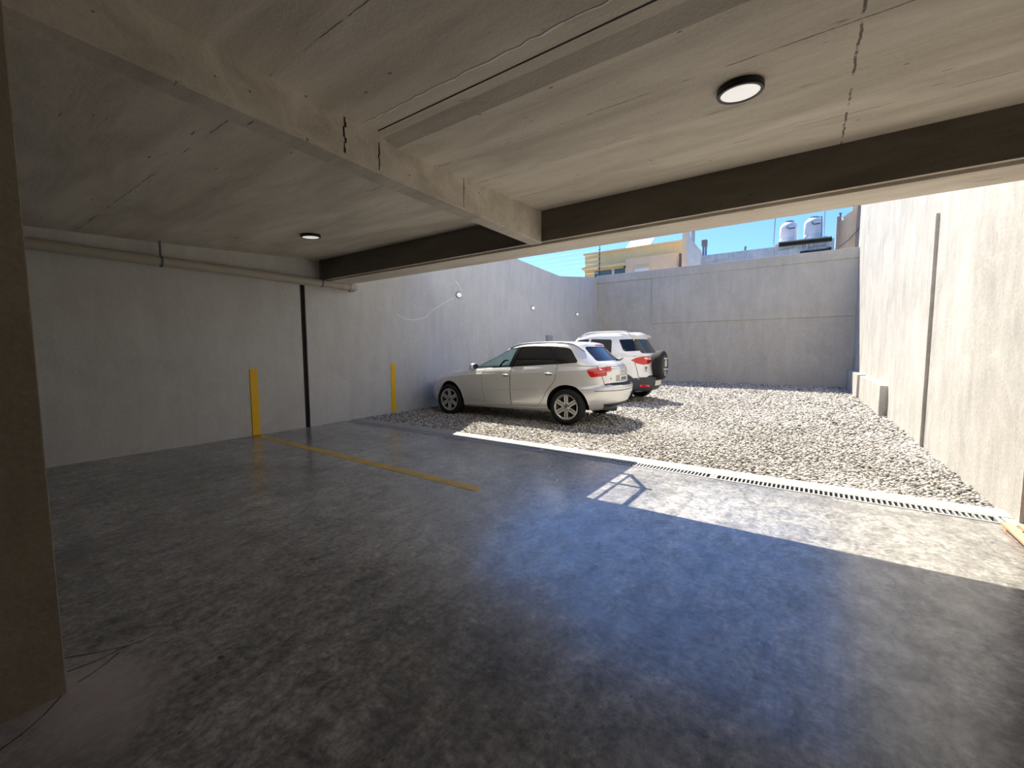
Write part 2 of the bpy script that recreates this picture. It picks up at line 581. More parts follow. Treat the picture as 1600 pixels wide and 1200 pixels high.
M_fcrack = mat('floor_crack', (.03, .027, .025), .9)
for pts in ([(97, 1029), (150, 1020), (200, 1009), (222, 1001), (240, 992)], [(105, 1050), (150, 1033), (188, 1014), (200, 1009)],
            [(122, 1066), (140, 1055), (166, 1036), (186, 1020)], [(100, 1083), (68, 1118), (36, 1146), (0, 1172)]):
    bm = bmesh.new()
    P = [floor_at(*p) for p in pts]
    for i in range(len(P) - 1):
        d_ = (P[i + 1] - P[i]).normalized(); nn = Vector((-d_.y, d_.x, 0)) * (.0010 if i % 2 else .0017)
        prism(bm, [P[i] - nn, P[i + 1] - nn, P[i + 1] + nn, P[i] + nn], (0, 0, .0012))
    obj('floor_crack', bm, M_fcrack, flo)

# back wall with coping band and proud panel
bm = bmesh.new()
xl, xr = left_x(YB) - .1, right_x(YB) + .1
box(bm, xl, xr, YB, YB + .22, -.25, 4.50)
wb = tag(obj('wall_back', bm, M_back), 'grey rendered rear yard wall with coping band', None, kind='structure')
bm = newbox(left_x(YB), right_x(YB), YB - .07, YB + .24, 4.21, 4.54, .008)
obj('coping_band', bm, M_back, wb)
bm = newbox(-5.50, right_x(YB), YB - .035, YB + .01, 2.36, 4.215, .006)
obj('raised_panel', bm, M_back, wb)

# right wall
bm = bmesh.new()
wall_strip(bm, [(right_x(4.66), 4.66, 7.2), (right_x(10), 10, 7.2), (right_x(YB + .3), YB + .3, 7.2)], .35)
wr = tag(obj('wall_right', bm, M_right), 'tall sunlit rendered wall on the right of the yard', None, kind='structure')
bm = newbox(right_x(7.7) - .035, right_x(7.7) + .02, 7.72, 7.78, -.02, 3.02, .004)
obj('vertical_joint', bm, M_right, wr)
bm = bmesh.new()
wall_strip(bm, [(right_x(10.75) - .12, 10.75, .575), (right_x(14.3) - .115, 14.3, .575)], .3)
tag(obj('trim_4', bm, M_right), 'low concrete plinth along the right wall', None, kind='structure')
bm = bmesh.new()
wall_strip(bm, [(right_x(14.4) - .16, 14.4, .60), (right_x(YB) - .15, YB, .60)], .3)
tag(obj('trim_5', bm, M_right), 'far low concrete plinth in the corner', None, kind='structure')
# interior right wall and wall behind the camera
tag(obj('wall_inner_right', newbox(1.72, 2.2, -4.6, 4.66, -.25, 3.0), M_facade), 'garage wall beside the camera', None, kind='structure')
tag(obj('wall_front', newbox(-7.3, 2.2, -4.8, -4.6, -.25, 3.0), M_darkwall), 'garage wall behind the camera', None, kind='structure')
tag(obj('wall_jamb_right', newbox(right_x(4.66) + .34, 2.2, 4.40, 4.66, -.25, 3.0), M_right), 'wall end at the right of the opening', None, kind='structure')

# near column on the left
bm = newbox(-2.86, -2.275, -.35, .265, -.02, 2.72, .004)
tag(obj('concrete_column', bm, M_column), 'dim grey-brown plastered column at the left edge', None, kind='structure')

# ceiling slabs (right bay rises toward the yard), step near y = 2
def zc(y): return 2.715 + (y - 2.05) * (2.85 - 2.715) / (4.2 - 2.05)
bm = bmesh.new()
prism(bm, [(-7.2, 4.3, 3.05), (-7.2, 4.3, zc(4.3)), (-7.2, 2.05, zc(2.05)), (-7.2, .8, 2.66), (-7.2, -4.7, 2.66), (-7.2, -4.7, 3.05)], (4.68, 0, 0))
prism(bm, [(-2.52, 4.3, 3.05), (-2.52, 4.3, zc(4.3)), (-2.52, 2.08, zc(2.08)), (-2.52, 1.97, 2.745), (-2.52, -4.7, 2.745), (-2.52, -4.7, 3.05)], (4.72, 0, 0))
ceil = tag(obj('ceiling', bm, M_ceiling), 'stained bare concrete ceiling slab', None, kind='structure')
bm = bmesh.new()
pts = []
x = -2.40
while x < 2.1:
    pts.append((x, 1.78 + random.uniform(-.008, .008), 2.745)); x += .06
for i in range(len(pts) - 1):
    p = Vector(pts[i]); q = Vector(pts[i + 1])
    w = random.uniform(.003, .008)
    prism(bm, [p + Vector((0, -w, .002)), q + Vector((0, -w, .002)), q + Vector((0, -w, -.0025)), p + Vector((0, -w, -.0025))], (0, w * 2, 0))
obj('concrete_ridge', bm, mat('pale_ridge', (.93, .90, .83), .9), ceil)
obj('formwork_line', newbox(-2.4, 2.1, 1.885, 1.893, 2.7425, 2.748), mat('dark_joint_line', (.05, .045, .04), .9), ceil)  # dark crack line across the slab

# front beam over the yard opening
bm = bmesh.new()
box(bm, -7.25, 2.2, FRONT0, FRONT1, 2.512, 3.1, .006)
for f in bm.faces: f.material_index = 1 if f.normal.y < -.6 else 0  # face turned from the yard gets its shade as a darker colour
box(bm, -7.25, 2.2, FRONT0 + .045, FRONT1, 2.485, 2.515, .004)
tag(obj('concrete_beam', bm, [M_beamdark, M_beamshade]), 'deep concrete beam across the yard opening', None, kind='structure')
# beam running from the front beam back past the column
bm = bmesh.new()
A = [(-2.545, 4.23), (-2.45, 1.9), (-2.33, .20), (-2.25, -4.65)]
Bq = [(-2.705, 4.23), (-2.62, 1.9), (-2.47, .20), (-2.42, -4.65)]
lo = [bm.verts.new((x, y, 2.50)) for x, y in A]; lo2 = [bm.verts.new((x, y, 2.50)) for x, y in Bq]
hi = [bm.verts.new((x, y, 2.95)) for x, y in A]; hi2 = [bm.verts.new((x, y, 2.95)) for x, y in Bq]
for i in range(3):
    bm.faces.new((lo[i], lo[i + 1], hi[i + 1], hi[i]))
    bm.faces.new((lo2[i], hi2[i], hi2[i + 1], lo2[i + 1]))
    bm.faces.new((lo[i], lo2[i], lo2[i + 1], lo[i + 1]))
    bm.faces.new((hi[i], hi[i + 1], hi2[i + 1], hi2[i]))
bm.faces.new((lo[0], hi[0], hi2[0], lo2[0])); bm.faces.new((lo[-1], lo2[-1], hi2[-1], hi[-1]))
bmesh.ops.recalc_face_normals(bm, faces=bm.faces[:])
bmesh.ops.bevel(bm, geom=[e for e in bm.edges if all(abs(v.co.z - 2.5) < 1e-4 for v in e.verts)], offset=.008, segments=1, affect='EDGES')
cb = tag(obj('concrete_beam', bm, M_beam), 'narrow concrete beam between the two ceiling bays', None, kind='structure')
M_crack = mat('dark_crack', (.035, .03, .026), .95)  # plain dark colour of the beam cracks
def beam_x(y):
    for (x0, y0), (x1, y1) in zip(A, A[1:]):
        if y1 <= y <= y0: return x0 + (x1 - x0) * (y0 - y) / (y0 - y1)
def crack(y, z0, z1, w):
    bm = bmesh.new()
    k = 7
    for i in range(k):
        za, zb = z0 + (z1 - z0) * i / k, z0 + (z1 - z0) * (i + 1) / k
        ya = y + random.uniform(-.5, .5) * w * 1.6
        ww = w * random.uniform(.4, 1.0)
        box(bm, beam_x(y) - .01, beam_x(y) + .0025, ya - ww, ya + ww, za, zb)
    obj('crack', bm, M_crack, cb)
crack(1.66, 2.53, 2.75, .008)
crack(1.93, 2.52, 2.70, .005)
crack(2.83, 2.52, 2.76, .003)

# upper storey and balcony over the opening (out of frame; they shade the floor)
tag(obj('wall_upper', newbox(-7.25, 2.2, 4.36, 4.62, 3.1, 6.2), M_facade), 'upper storey facade above the beam', None, kind='structure')
tag(obj('roof_slab', newbox(-7.25, 2.2, -4.8, 4.62, 3.05, 3.3), M_facade), 'slab above the garage', None, kind='structure')
BZ = 3.25
SKX, SKY = .50, -.52
bal_x1 = -1.60 - SKX * BZ
bal_y1 = 4.75 - SKY * BZ
tag(obj('balcony_slab', newbox(-7.1, bal_x1, 4.62, bal_y1, BZ, BZ + .05), M_facade), 'balcony slab above the opening', None, kind='structure')
# steel bracket frame beside the balcony, level with it
bm = bmesh.new()
def bar(a, b, r): tube(bm, [a, b], r, 8)
X0, X1, X2 = bal_x1, bal_x1 + .10, bal_x1 + .36
Yw = 4.60
Yb = 3.9 - SKY * BZ
Yt = 4.25 - SKY * BZ
bar((X1, Yw, BZ + .025), (X1, Yt, BZ + .025), .016)
bar((X2, Yw, BZ + .025), (X2, Yb, BZ + .025), .026)
bar((X0 - .01, Yb, BZ + .025), (X2 + .06, Yb, BZ + .025), .022)
bar((X1, Yt, BZ + .025), (X2, Yb, BZ + .025), .024)
bar((X0 - .01, Yt, BZ + .025), (X1 + .02, Yt, BZ + .025), .024)
tag(obj('steel_bracket', bm, M_steel), 'steel bracket frame fixed beside the balcony slab', None, kind='structure')

# ------------------------------------------------------------------ drain grates
def make_grate(x0, x1):
    bm = bmesh.new()
    zt, zb = .004, -.022
    box(bm, x0, x1, DR0, DR0 + .028, zb, zt)
    box(bm, x0, x1, DR1 - .028, DR1, zb, zt)
    box(bm, x0, x0 + .032, DR0 + .028, DR1 - .028, zb, zt)
    box(bm, x1 - .032, x1, DR0 + .028, DR1 - .028, zb, zt)
    k = int((x1 - x0 - .07) / .036)
    st = (x1 - x0 - .07) / k
    for i in range(1, k):
        cx = x0 + .035 + i * st
        box(bm, cx - .007, cx + .007, DR0 + .02, DR1 - .02, zb, zt - .001)
    return bm
gl = ['galvanised slotted drain grate at the sunlit right end', 'slotted drain grate crossed by the shadow edge',
      'shaded slotted drain grate in front of the silver car', 'slotted drain grate nearest the left wall']
for i, (a, b) in enumerate(((-.765, 1.225), (-2.82, -.77), (-4.89, -2.83), (-6.98, -4.90))):
    o = obj('drain_grate', make_grate(a, b), M_galv)
    tag(o, gl[i], 'drain grate', 'drain grates along the gravel edge')

# ------------------------------------------------------------------ yellow stripes
def wall_stripe(y, label):
    bm = newbox(left_x(y) - .004, left_x(y) + .012, y - .055, y + .055, .005, 1.03, .002)
    tag(obj('wall_stripe', bm, M_yellow), label, 'wall stripe', 'yellow stripes on the left wall')
wall_stripe(3.04, 'yellow vertical stripe on the dim garage wall, above the floor line')
wall_stripe(5.80, 'yellow vertical stripe on the wall rising from the gravel')
bm = bmesh.new()
prism(bm, [(-6.97, 2.985, 0), (-2.48, 2.93, 0), (-2.52, 3.05, 0), (-6.97, 3.085, 0)], (0, 0, .002))
tag(obj('floor_stripe', bm, M_yellowfloor), 'worn yellow parking line painted on the floor', 'parking line')

# ------------------------------------------------------------------ wooden grate in the right corner
M_wood = mat('red_timber', rough=.7)
n = N(M_wood); v = n.mapping(scale=(30, 2, 30))
n.color(n.ramp(n.noise(v, 2, 5, .6), [(.3, (.50, .24, .13)), (.7, (.72, .42, .27))]))
wg = tag(empty('slatted_board', (1.5, 4.1, 0)), 'reddish wooden slatted board lying in the right corner', 'slatted board')
for i in range(6):
    x = 1.175 + i * .083
    if 1.175 < x < 1.2 or True:
        obj('slat', newbox(x - 1.5, x + .058 - 1.5, -.55, .40, .018, .038, .003), M_wood, wg)
for y in (-.4, .3):
    obj('batten', newbox(1.18 - 1.5, 1.66 - 1.5, y, y + .05, 0, .018), M_wood, wg)

# ------------------------------------------------------------------ ceiling lamps
def ceiling_lamp(x, y, label):
    z = zc(y)
    r = empty('ceiling_lamp', (x, y, z))
    r.rotation_euler = (math.atan((2.85 - 2.715) / 2.15), 0, 0)
    tag(r, label, 'ceiling lamp', 'round ceiling lamps')
    bm = bmesh.new()
    lathe(bm, [(.104, .002), (.118, .0), (.120, -.004), (.120, -.030), (.116, -.036), (.101, -.0365), (.100, -.032), (.100, -.010), (.02, -.006)], 48)
    obj('lamp_housing', bm, M_lampblack, r, True)
    bm = bmesh.new()
    lathe(bm, [(.0995, -.012), (.0995, -.031), (.07, -.0345), (.0, -.0355)], 48)
    obj('diffuser', bm, M_diff, r, True)
ceiling_lamp(-.39, 2.79, 'round black-rimmed lamp on the ceiling, the nearer larger one')
ceiling_lamp(-5.30, 3.07, 'round black-rimmed lamp on the ceiling near the left wall')

# ------------------------------------------------------------------ bulkhead lights on the left wall
def bulkhead(y, z, label):
    r = empty('wall_light', (left_x(y), y, z), -.068)
    tag(r, label, 'wall light', 'bulkhead lights on the left wall')
    bm = bmesh.new()
    lathe(bm, [(.060, -.002), (.075, 0), (.078, .015), (.070, .024), (.058, .026)], 32, 'X')
    for v_ in bm.verts: v_.co.y *= 1.35
    obj('light_body', bm, M_black, r, True)
    bm = bmesh.new()
    lathe(bm, [(.060, .012), (.062, .028), (.054, .046), (.035, .058), (0, .062)], 32, 'X')
    for v_ in bm.verts: v_.co.y *= 1.35
    obj('light_cover', bm, M_wallglass, r, True)
bulkhead(8.02, 2.67, 'oval wall light nearest the garage, at the end of a plaster scar')
bulkhead(11.88, 2.66, 'middle oval wall light above the silver car')
bulkhead(15.6, 2.71, 'oval wall light nearest the rear corner')
# small grey box on the wall behind the white car
bm = newbox(left_x(13.0) - .01, left_x(13.0) + .09, 12.86, 13.22, 1.60, 1.80, .01)
tag(obj('meter_box', bm, mat('grey_box', (.36, .36, .36), .6)), 'small grey box on the wall behind the white car roof', 'wall box')

# ------------------------------------------------------------------ drain pipe on the left wall
pr = tag(empty('drain_pipe', (-6.86, 2.0, 2.44)), 'beige plastic drain pipe running along the left wall under the ceiling', 'pipe')
def zpipe(y): return 2.455 + (y - 4.0) * (-.002)
bm = bmesh.new()
tube(bm, [(0, -4.5 - 2, .015), (0, .8 - 2, .015), (0, 3.0 - 2, .012), (0, 4.52 - 2, .004)], .062, 20)
obj('pipe_run', bm, M_pvc, pr, True)
bm = bmesh.new()
tube(bm, [(0, 4.50 - 2, .004), (0, 4.62 - 2, .004)], .070, 20)
tube(bm, [(0, 4.66 - 2, .004), (0, 4.70 - 2, .004)], .071, 20)
obj('coupling', bm, M_pvc, pr, True)
bm = bmesh.new()
el = [(0, 4.62 - 2, .004), (0, 4.72 - 2, .004)] + [(-.09 * (1 - math.cos(t)), 4.72 - 2 + .09 * math.sin(t), .004) for t in np.linspace(.2, PI / 2, 6)]
el.append((-.2, 4.81 - 2, .004))
tube(bm, el, .062, 20)
obj('elbow', bm, M_pvc, pr, True)
for y in (1.95, 4.13):
    bm = bmesh.new()
    lathe(bm, [(.064, -.012), (.070, -.012), (.070, .012), (.064, .012)], 24, 'Y', (0, y - 2, .01), close=True)
    box(bm, -.004, .004, y - 2 - .012, y - 2 + .012, .078, zc(y) - 2.44 if y < 4 else .40 - .0)
    obj('hanger', bm, M_steel, pr)

# ------------------------------------------------------------------ buildings and things beyond the rear wall
M_beige = plaster('beige_house', (.93, .64, .30), (.98, .74, .38), .5, bump=.05)
M_beige2 = plaster('beige_house_panel', (.82, .60, .40), (.90, .70, .47), .5, bump=.05)
M_gable = plaster('pale_gable', (.55, .56, .58), (.72, .72, .72), .6, bump=.1)
M_whitewall = plaster('weathered_white_wall', (.45, .50, .52), (.78, .80, .80), 1.5, bump=.1)
M_orange = plaster('peach_wall', (.80, .60, .42), (.93, .76, .58), .8, bump=.1)
M_glass = mat('window_glass', (.10, .16, .18), .08, spec=.6)
M_tank = mat('tank_plastic', (.74, .74, .76), .5)
M_ink = mat('blue_lettering', (.10, .12, .20), .6)
HY = 22.0


def wx(u, Y, v=400): return at(u, v, Y).x
def wz(u, v, Y): return at(u, v, Y).z

house = tag(empty('house', (-8, HY, 0)), 'beige flat-roofed house behind the rear wall', 'house')
def hb(name, x0, x1, y0, y1, z0, z1, m, par=None, bevel=0):
    """box given in world coordinates, stored relative to its thing"""
    p = par or house
    root = p
    off = Vector((0, 0, 0))
    while root is not None:
        off += root.location; root = root.parent
    return obj(name, newbox(x0 - off.x, x1 - off.x, y0 - off.y, y1 - off.y, z0 - off.z, z1 - off.z, bevel), m, p)
hx0, hx1 = wx(914, HY, 405), wx(1066, HY, 385)
htop = wz(990, 386, HY)
hb('wall', hx0, hx1, HY, HY + 6, 0, htop - .06, M_beige)
hb('parapet', hx0 - .06, hx1, HY - .08, HY + .2, htop - .10, htop, M_beige)
px0 = wx(982, HY, 410)
hb('projecting_wall', px0, wx(1062, HY), HY - .45, HY, 0, wz(1000, 402, HY - .45), M_beige2)
hb('ledge', hx0 + .05, px0, HY - .5, HY, wz(950, 417.5, HY - .5), wz(950, 413.5, HY - .5), M_beige)
for a, b in ((930, 957), (961, 980)):
    wz1 = wz(950, 420, HY - .1); x0, x1 = wx(a, HY), wx(b, HY)
    w_ = hb('window', x0 - .05, x1 + .05, HY - .06, HY + .02, 4.0, wz1, M_white)
    hb('pane', x0, x1, HY - .075, HY - .05, 4.05, wz1 - .05, M_glass, w_)
x0, x1 = wx(991, HY - .5), wx(1015, HY - .5)
w_ = hb('window', x0, x1, HY - .55, HY - .44, 4.0, wz(1003, 416, HY - .5), M_beige2)
hb('shutter', x0 + .06, x1 - .04, HY - .60, HY - .54, 4.0, wz(1003, 419.5, HY - .5), M_white, w_)
hb('downpipe', wx(1061, HY - .6), wx(1064.5, HY - .6), HY - .62, HY - .52, 0, wz(1062, 396, HY - .6), mat('brown_pipe', (.16, .09, .06), .6))
bm = bmesh.new()
q = at(976, 413, HY - .55)
lathe(bm, [(.02, -.05), (.05, -.04), (.05, .02), (.02, .05)], 12, 'Z', (q.x + 8, -.55, q.z - .12))
obj('lamp', bm, M_black, house)
# sloping roof panel on the house
Yr = HY + 1.5
a, b = at(974, 387, Yr), at(1012, 378, Yr)
bm = bmesh.new()
prism(bm, [(a.x, Yr, htop - .1), (b.x, Yr, htop - .1), (b.x, Yr + 1.2, htop + .75), (a.x, Yr + 1.2, htop + .75)], (0, -.05, .07))
for v_ in bm.verts: v_.co.z += .16
for xx in (a.x + .1, b.x - .15):
    box(bm, xx, xx + .05, Yr + 1.1, Yr + 1.16, htop - .06, htop + .85)
tag(obj('solar_panel', bm, mat('roof_panel', (.55, .52, .68), .3)), 'pale tilted solar panel on the beige house roof', 'solar panel')

# gable wall with sloping top
GY = 21.0
a, b, c_, d_ = at(1066, 380, GY), at(1074, 380, GY), at(1074, 366, GY), at(1097.5, 396.5, GY + .4)
g_ = tag(empty('gable_wall', (a.x, GY, 0)), 'pale party wall with sloping top beside the beige house', 'wall')
hb('edge_pier', a.x, b.x, GY, GY + .5, 0, wz(1070, 360, GY), M_orange, g_)
bm = bmesh.new()
prism(bm, [(b.x - a.x, .02, 0), (d_.x - a.x, .02, 0), (d_.x - a.x, .02, d_.z), (at(1091, 388, GY).x - a.x, .02, at(1091, 387, GY).z), (b.x - a.x, .02, c_.z)], (0, .3, 0))
obj('wall_face', bm, M_gable, g_)
# square flue behind the gable wall
q0, q1 = wx(1079.5, 23.5, 366), wx(1084.5, 23.5, 366)
bm = newbox(q0, q1, 23.5, 23.7, 0, wz(1082, 350, 23.5), .01)
tag(obj('flue_pipe', bm, mat('grey_flue', (.35, .38, .40), .6)), 'grey square flue rising behind the sloping wall', 'flue')
# chimney with two legs
CY = 26.3
ch = tag(empty('roof_vent', (wx(1100, CY, 390), CY, 0)), 'dark roof vent with a square head on the low white wall', 'roof vent')
M_vent = mat('dark_vent', (.13, .14, .17), .6)
u0 = wx(1100, CY, 380)
hb('vent_head', wx(1096, CY, 380), wx(1104, CY, 380), CY, CY + .3, wz(1100, 384, CY), wz(1100, 374.5, CY), M_vent, ch, .01)
for ua, ub, vb in ((1097, 1099.5, 394), (1101, 1103.5, 398)):
    hb('leg', wx(ua, CY, 390), wx(ub, CY, 390), CY + .05, CY + .2, wz(1100, vb, CY) - .6, wz(1100, 383.5, CY), M_vent, ch)

# low white wall and the tank wall behind the yard
WY = 26.0
a, b = at(1096, 399.5, WY), at(1209, 386, WY)
bm = bmesh.new()
prism(bm, [(a.x, WY, 0), (b.x, WY, 0), (b.x, WY, b.z), (a.x, WY, a.z)], (0, .25, 0))
o = tag(obj('low_wall', bm, M_whitewall), 'weathered white low wall on the skyline', 'wall')
bm = newbox(a.x, b.x, WY - .03, WY + .28, a.z - .0, a.z + .03); bm.free()
TY = 26.2
a, b = at(1209, 379, TY), at(1304, 371, TY)
tw = tag(empty('tank_wall', (a.x, TY, 0)), 'white rooftop wall below the two water tanks', 'wall')
bm = newbox(0, b.x - a.x, 0, 4.0, 0, min(a.z, b.z) - .02)
obj('wall_face', bm, M_whitewall, tw)
zt_ = min(a.z, b.z) - .02
# dark support beams
for (u0, v0, u1, v1, r, nm) in ((1217, 380.5, 1300, 371.5, .075, 'upper dark steel beam carrying the water tanks'), (1217, 384.5, 1300, 375.0, .05, 'lower dark steel beam under the water tanks')):
    p, q = at(u0, v0, TY - .25), at(u1, v1, TY - .25)
    bm = bmesh.new(); tube(bm, [p, q], r, 6)
    tag(obj('support_beam', bm, mat('dark_timber', (.03, .035, .03), .8)), nm, 'beam', 'beams under the tanks')
p, q = at(1250, 396, TY - .2), at(1299, 389, TY - .2)
bm = bmesh.new(); tube(bm, [p, q], .10, 10)
obj('gutter_pipe', bm, M_black, tw).location = -tw.location
# thin pipework on the tank wall
pw = tag(empty('water_pipework', (0, TY - .1, 0)), 'thin plumbing loops on the white wall below the tanks', 'pipework')
M_thin = mat('thin_pipe', (.30, .33, .34), .5)
def polyline(nm, par, Y, pts, r, m):
    bm = bmesh.new(); o_ = par.location
    tube(bm, [at(u, v, Y) - o_ for u, v in pts], r, 6)
    return obj(nm, bm, m, par)
polyline('pipe', pw, TY - .1, [(1217, 390.5), (1240, 387), (1240, 381)], .018, M_thin)
polyline('pipe', pw, TY - .1, [(1254, 380), (1254.5, 387), (1258, 386.5), (1258, 380)], .018, M_thin)
polyline('pipe', pw, TY - .1, [(1264, 379), (1264, 389)], .022, M_thin)
polyline('pipe', pw, TY - .1, [(1262, 387), (1290, 383), (1290, 377)], .018, M_thin)
polyline('pipe', pw, TY - .1, [(1271.5, 378), (1271.5, 386)], .018, M_thin)
# rooftop clutter: thin poles
def pole(nm, Y, pts, r, label, cat, m=M_thin):
    p0 = at(*pts[0], Y)
    bm = bmesh.new()
    tube(bm, [at(u, v, Y) - p0 for u, v in pts], r, 6)
    o = obj(nm, bm, m); o.location = p0
    tag(o, label, cat)
    return o
pole('antenna_pole', WY + 1, [(1209.5, 402), (1209, 378), (1211.5, 340)], .025, 'thin pole left of the water tanks', 'pole')
pole('antenna_pole', TY + .5, [(1283.5, 372), (1284, 338), (1279, 339.5)], .03, 'hooked pipe rising beside the right water tank', 'pole')
pole('antenna_pole', TY + 2.5, [(1287.5, 372), (1289, 330)], .02, 'thin mast right of the water tanks', 'pole')
pole('wall_spout', WY, [(1164, 391), (1165, 385)], .06, 'short stub pipe on the weathered low wall', 'pipe')

# water tanks with lids and script marks
def tank(u, vb, vt, vtop, hw, label):
    Y = TY + .9
    c = at(u, vb, Y)
    r = hw * (at(u + 1, vb, Y).x - c.x)
    t = tag(empty('water_tank', c), label, 'water tank', 'rooftop water tanks')
    h1 = wz(u, vt, Y) - c.z; h2 = wz(u, vtop, Y) - c.z
    bm = bmesh.new()
    lathe(bm, [(r * .97, -.05), (r, .0), (r, h1 * .25), (r * .985, h1 * .27), (r * .985, h1 * .3), (r, h1 * .32), (r, h1 * .93), (r * .97, h1), (r * .75, h1 + (h2 - h1) * .5), (r * .52, h1 + (h2 - h1) * .72), (r * .50, h1 + (h2 - h1) * .72)], 40)
    obj('tank_body', bm, M_tank, t, True)
    bm = bmesh.new()
    lathe(bm, [(r * .50, h1 + (h2 - h1) * .62), (r * .54, h1 + (h2 - h1) * .66), (r * .52, h2 * .995), (r * .4, h2), (0, h2 + .01)], 32)
    obj('tank_lid', bm, mat('tank_lid', (.34, .40, .42), .6), t, True)
    bm = bmesh.new()
    # handwritten style stroke: tall first letter then low waves
    a0 = -PI / 2 - .18
    P = []
    for s in np.linspace(0, 1, 40):
        ang = a0 + s * .95
        zz = h1 * (.78 + .05 * s) + (.13 * math.exp(-((s - .1) / .07)**2) - .02 + .025 * math.sin(s * 40)) * (h1 / .75)
        P.append((r * 1.012 * math.cos(ang), r * 1.012 * math.sin(ang), zz))
    tube(bm, P, .016, 6)
    bm2 = obj('script_mark', bm, M_ink, t)
tank(1231.5, 380, 354.5, 346, 14.3, 'white rooftop water tank, the left and lower looking of the two')
tank(1269.8, 374, 347.5, 339.5, 14.8, 'white rooftop water tank, the right one beside the hooked pipe')
# stand under the tanks so they rest on the tank wall
for u, v in ((1231.5, 380), (1269.8, 374)):
    c = at(u, v, TY + .9)
    bm = newbox(c.x - .6, c.x + .6, TY + .3, TY + 1.5, zt_ - .01, c.z - .045)
    obj('tank_base', bm, M_whitewall, tw).location = -tw.location

# peach coloured broken wall on the right skyline
OY = 20.5
o_ = at(1306, 388, OY)
ow = tag(empty('peach_wall', (o_.x, OY, 0)), 'peach rendered wall with a jagged sloping top at the right skyline', 'wall')
bm = bmesh.new()
prof = [(1306, 392), (1306, 372), (1309, 352), (1314, 344), (1317.5, 344), (1317.5, 339), (1322, 336), (1325, 333), (1331, 330), (1333, 322), (1346, 312), (1349, 392)]
prism(bm, [at(u, v, OY) - ow.location for u, v in prof], (0, .4, 0))
for v_ in bm.verts:
    if v_.co.z < at(1310, 385, OY).z: v_.co.z = 0
obj('wall_face', bm, M_orange, ow)
hb('pier', wx(1306, OY, 370), wx(1311.5, OY, 370), OY - .25, OY + .1, 0, wz(1309, 341, OY), mat('brick_pier', (.34, .27, .22), .8), ow)
hb('corner_strip', wx(1338, OY, 350), wx(1344, OY, 350), OY - .2, OY + .1, 0, wz(1341, 318, OY), mat('dark_corner', (.36, .29, .24), .8), ow)
pole('vent_pipe', OY + .6, [(1313, 348), (1313.3, 334), (1311, 333.6), (1315.5, 333.6)], .03, 'small T-topped vent pipe above the peach wall', 'pipe', M_steel)
pole('cable', OY - .22, [(1304, 389), (1316, 383), (1328, 373), (1338, 362), (1344, 354)], .012, 'thin cable sagging across the peach wall', 'cable', M_steel)

# electric fence mast on the rear wall
mb = at(936.5, 431, YB + .12)
ms = tag(empty('fence_mast', (mb.x, YB + .12, 4.54)), 'dark electric fence mast with insulators on the rear wall', 'fence mast')
H_ = wz(936, 384, YB + .12) - 4.54
bm = bmesh.new(); tube(bm, [(0, 0, 0), (0, 0, H_)], .018, 8)
obj('mast_post', bm, M_black, ms)
zs = [H_ * k for k in (.12, .27, .42, .57, .72, .87)]
for z in zs:
    bm = bmesh.new()
    tube(bm, [(-.05, -.02, z), (.05, -.02, z)], .017, 8)
    obj('insulator', bm, M_black, ms)
M_wire = mat('fence_wire', (.30, .38, .42), .5, .5)
for z in zs:
    bm = bmesh.new(); tube(bm, [(0, -.03, z), (-7.0, -.03, z - .02)], .0045, 5)
    obj('wire', bm, M_wire, ms)

# ------------------------------------------------------------------ cars
def superring(n=120, nf=4.0, nr=5.0, ny=2.6):
    """unit half ring from front centre (1,0) to rear centre (-1,0), evenly spaced"""
    th = np.linspace(0, PI, 6001)
    c, s = np.cos(th), np.sin(th)
    e = np.where(c > 0, nf, nr)
    X = np.sign(c) * np.abs(c) ** (2 / e)
    Y = np.abs(s) ** (2 / np.where(c > 0, ny, ny))
    # car is about 2.5 times longer than wide
    L = np.concatenate([[0], np.cumsum(np.hypot(np.diff(X) * 2.4, np.diff(Y)))])
    u = np.linspace(0, L[-1], n)
    return np.interp(u, L, X), np.interp(u, L, Y)


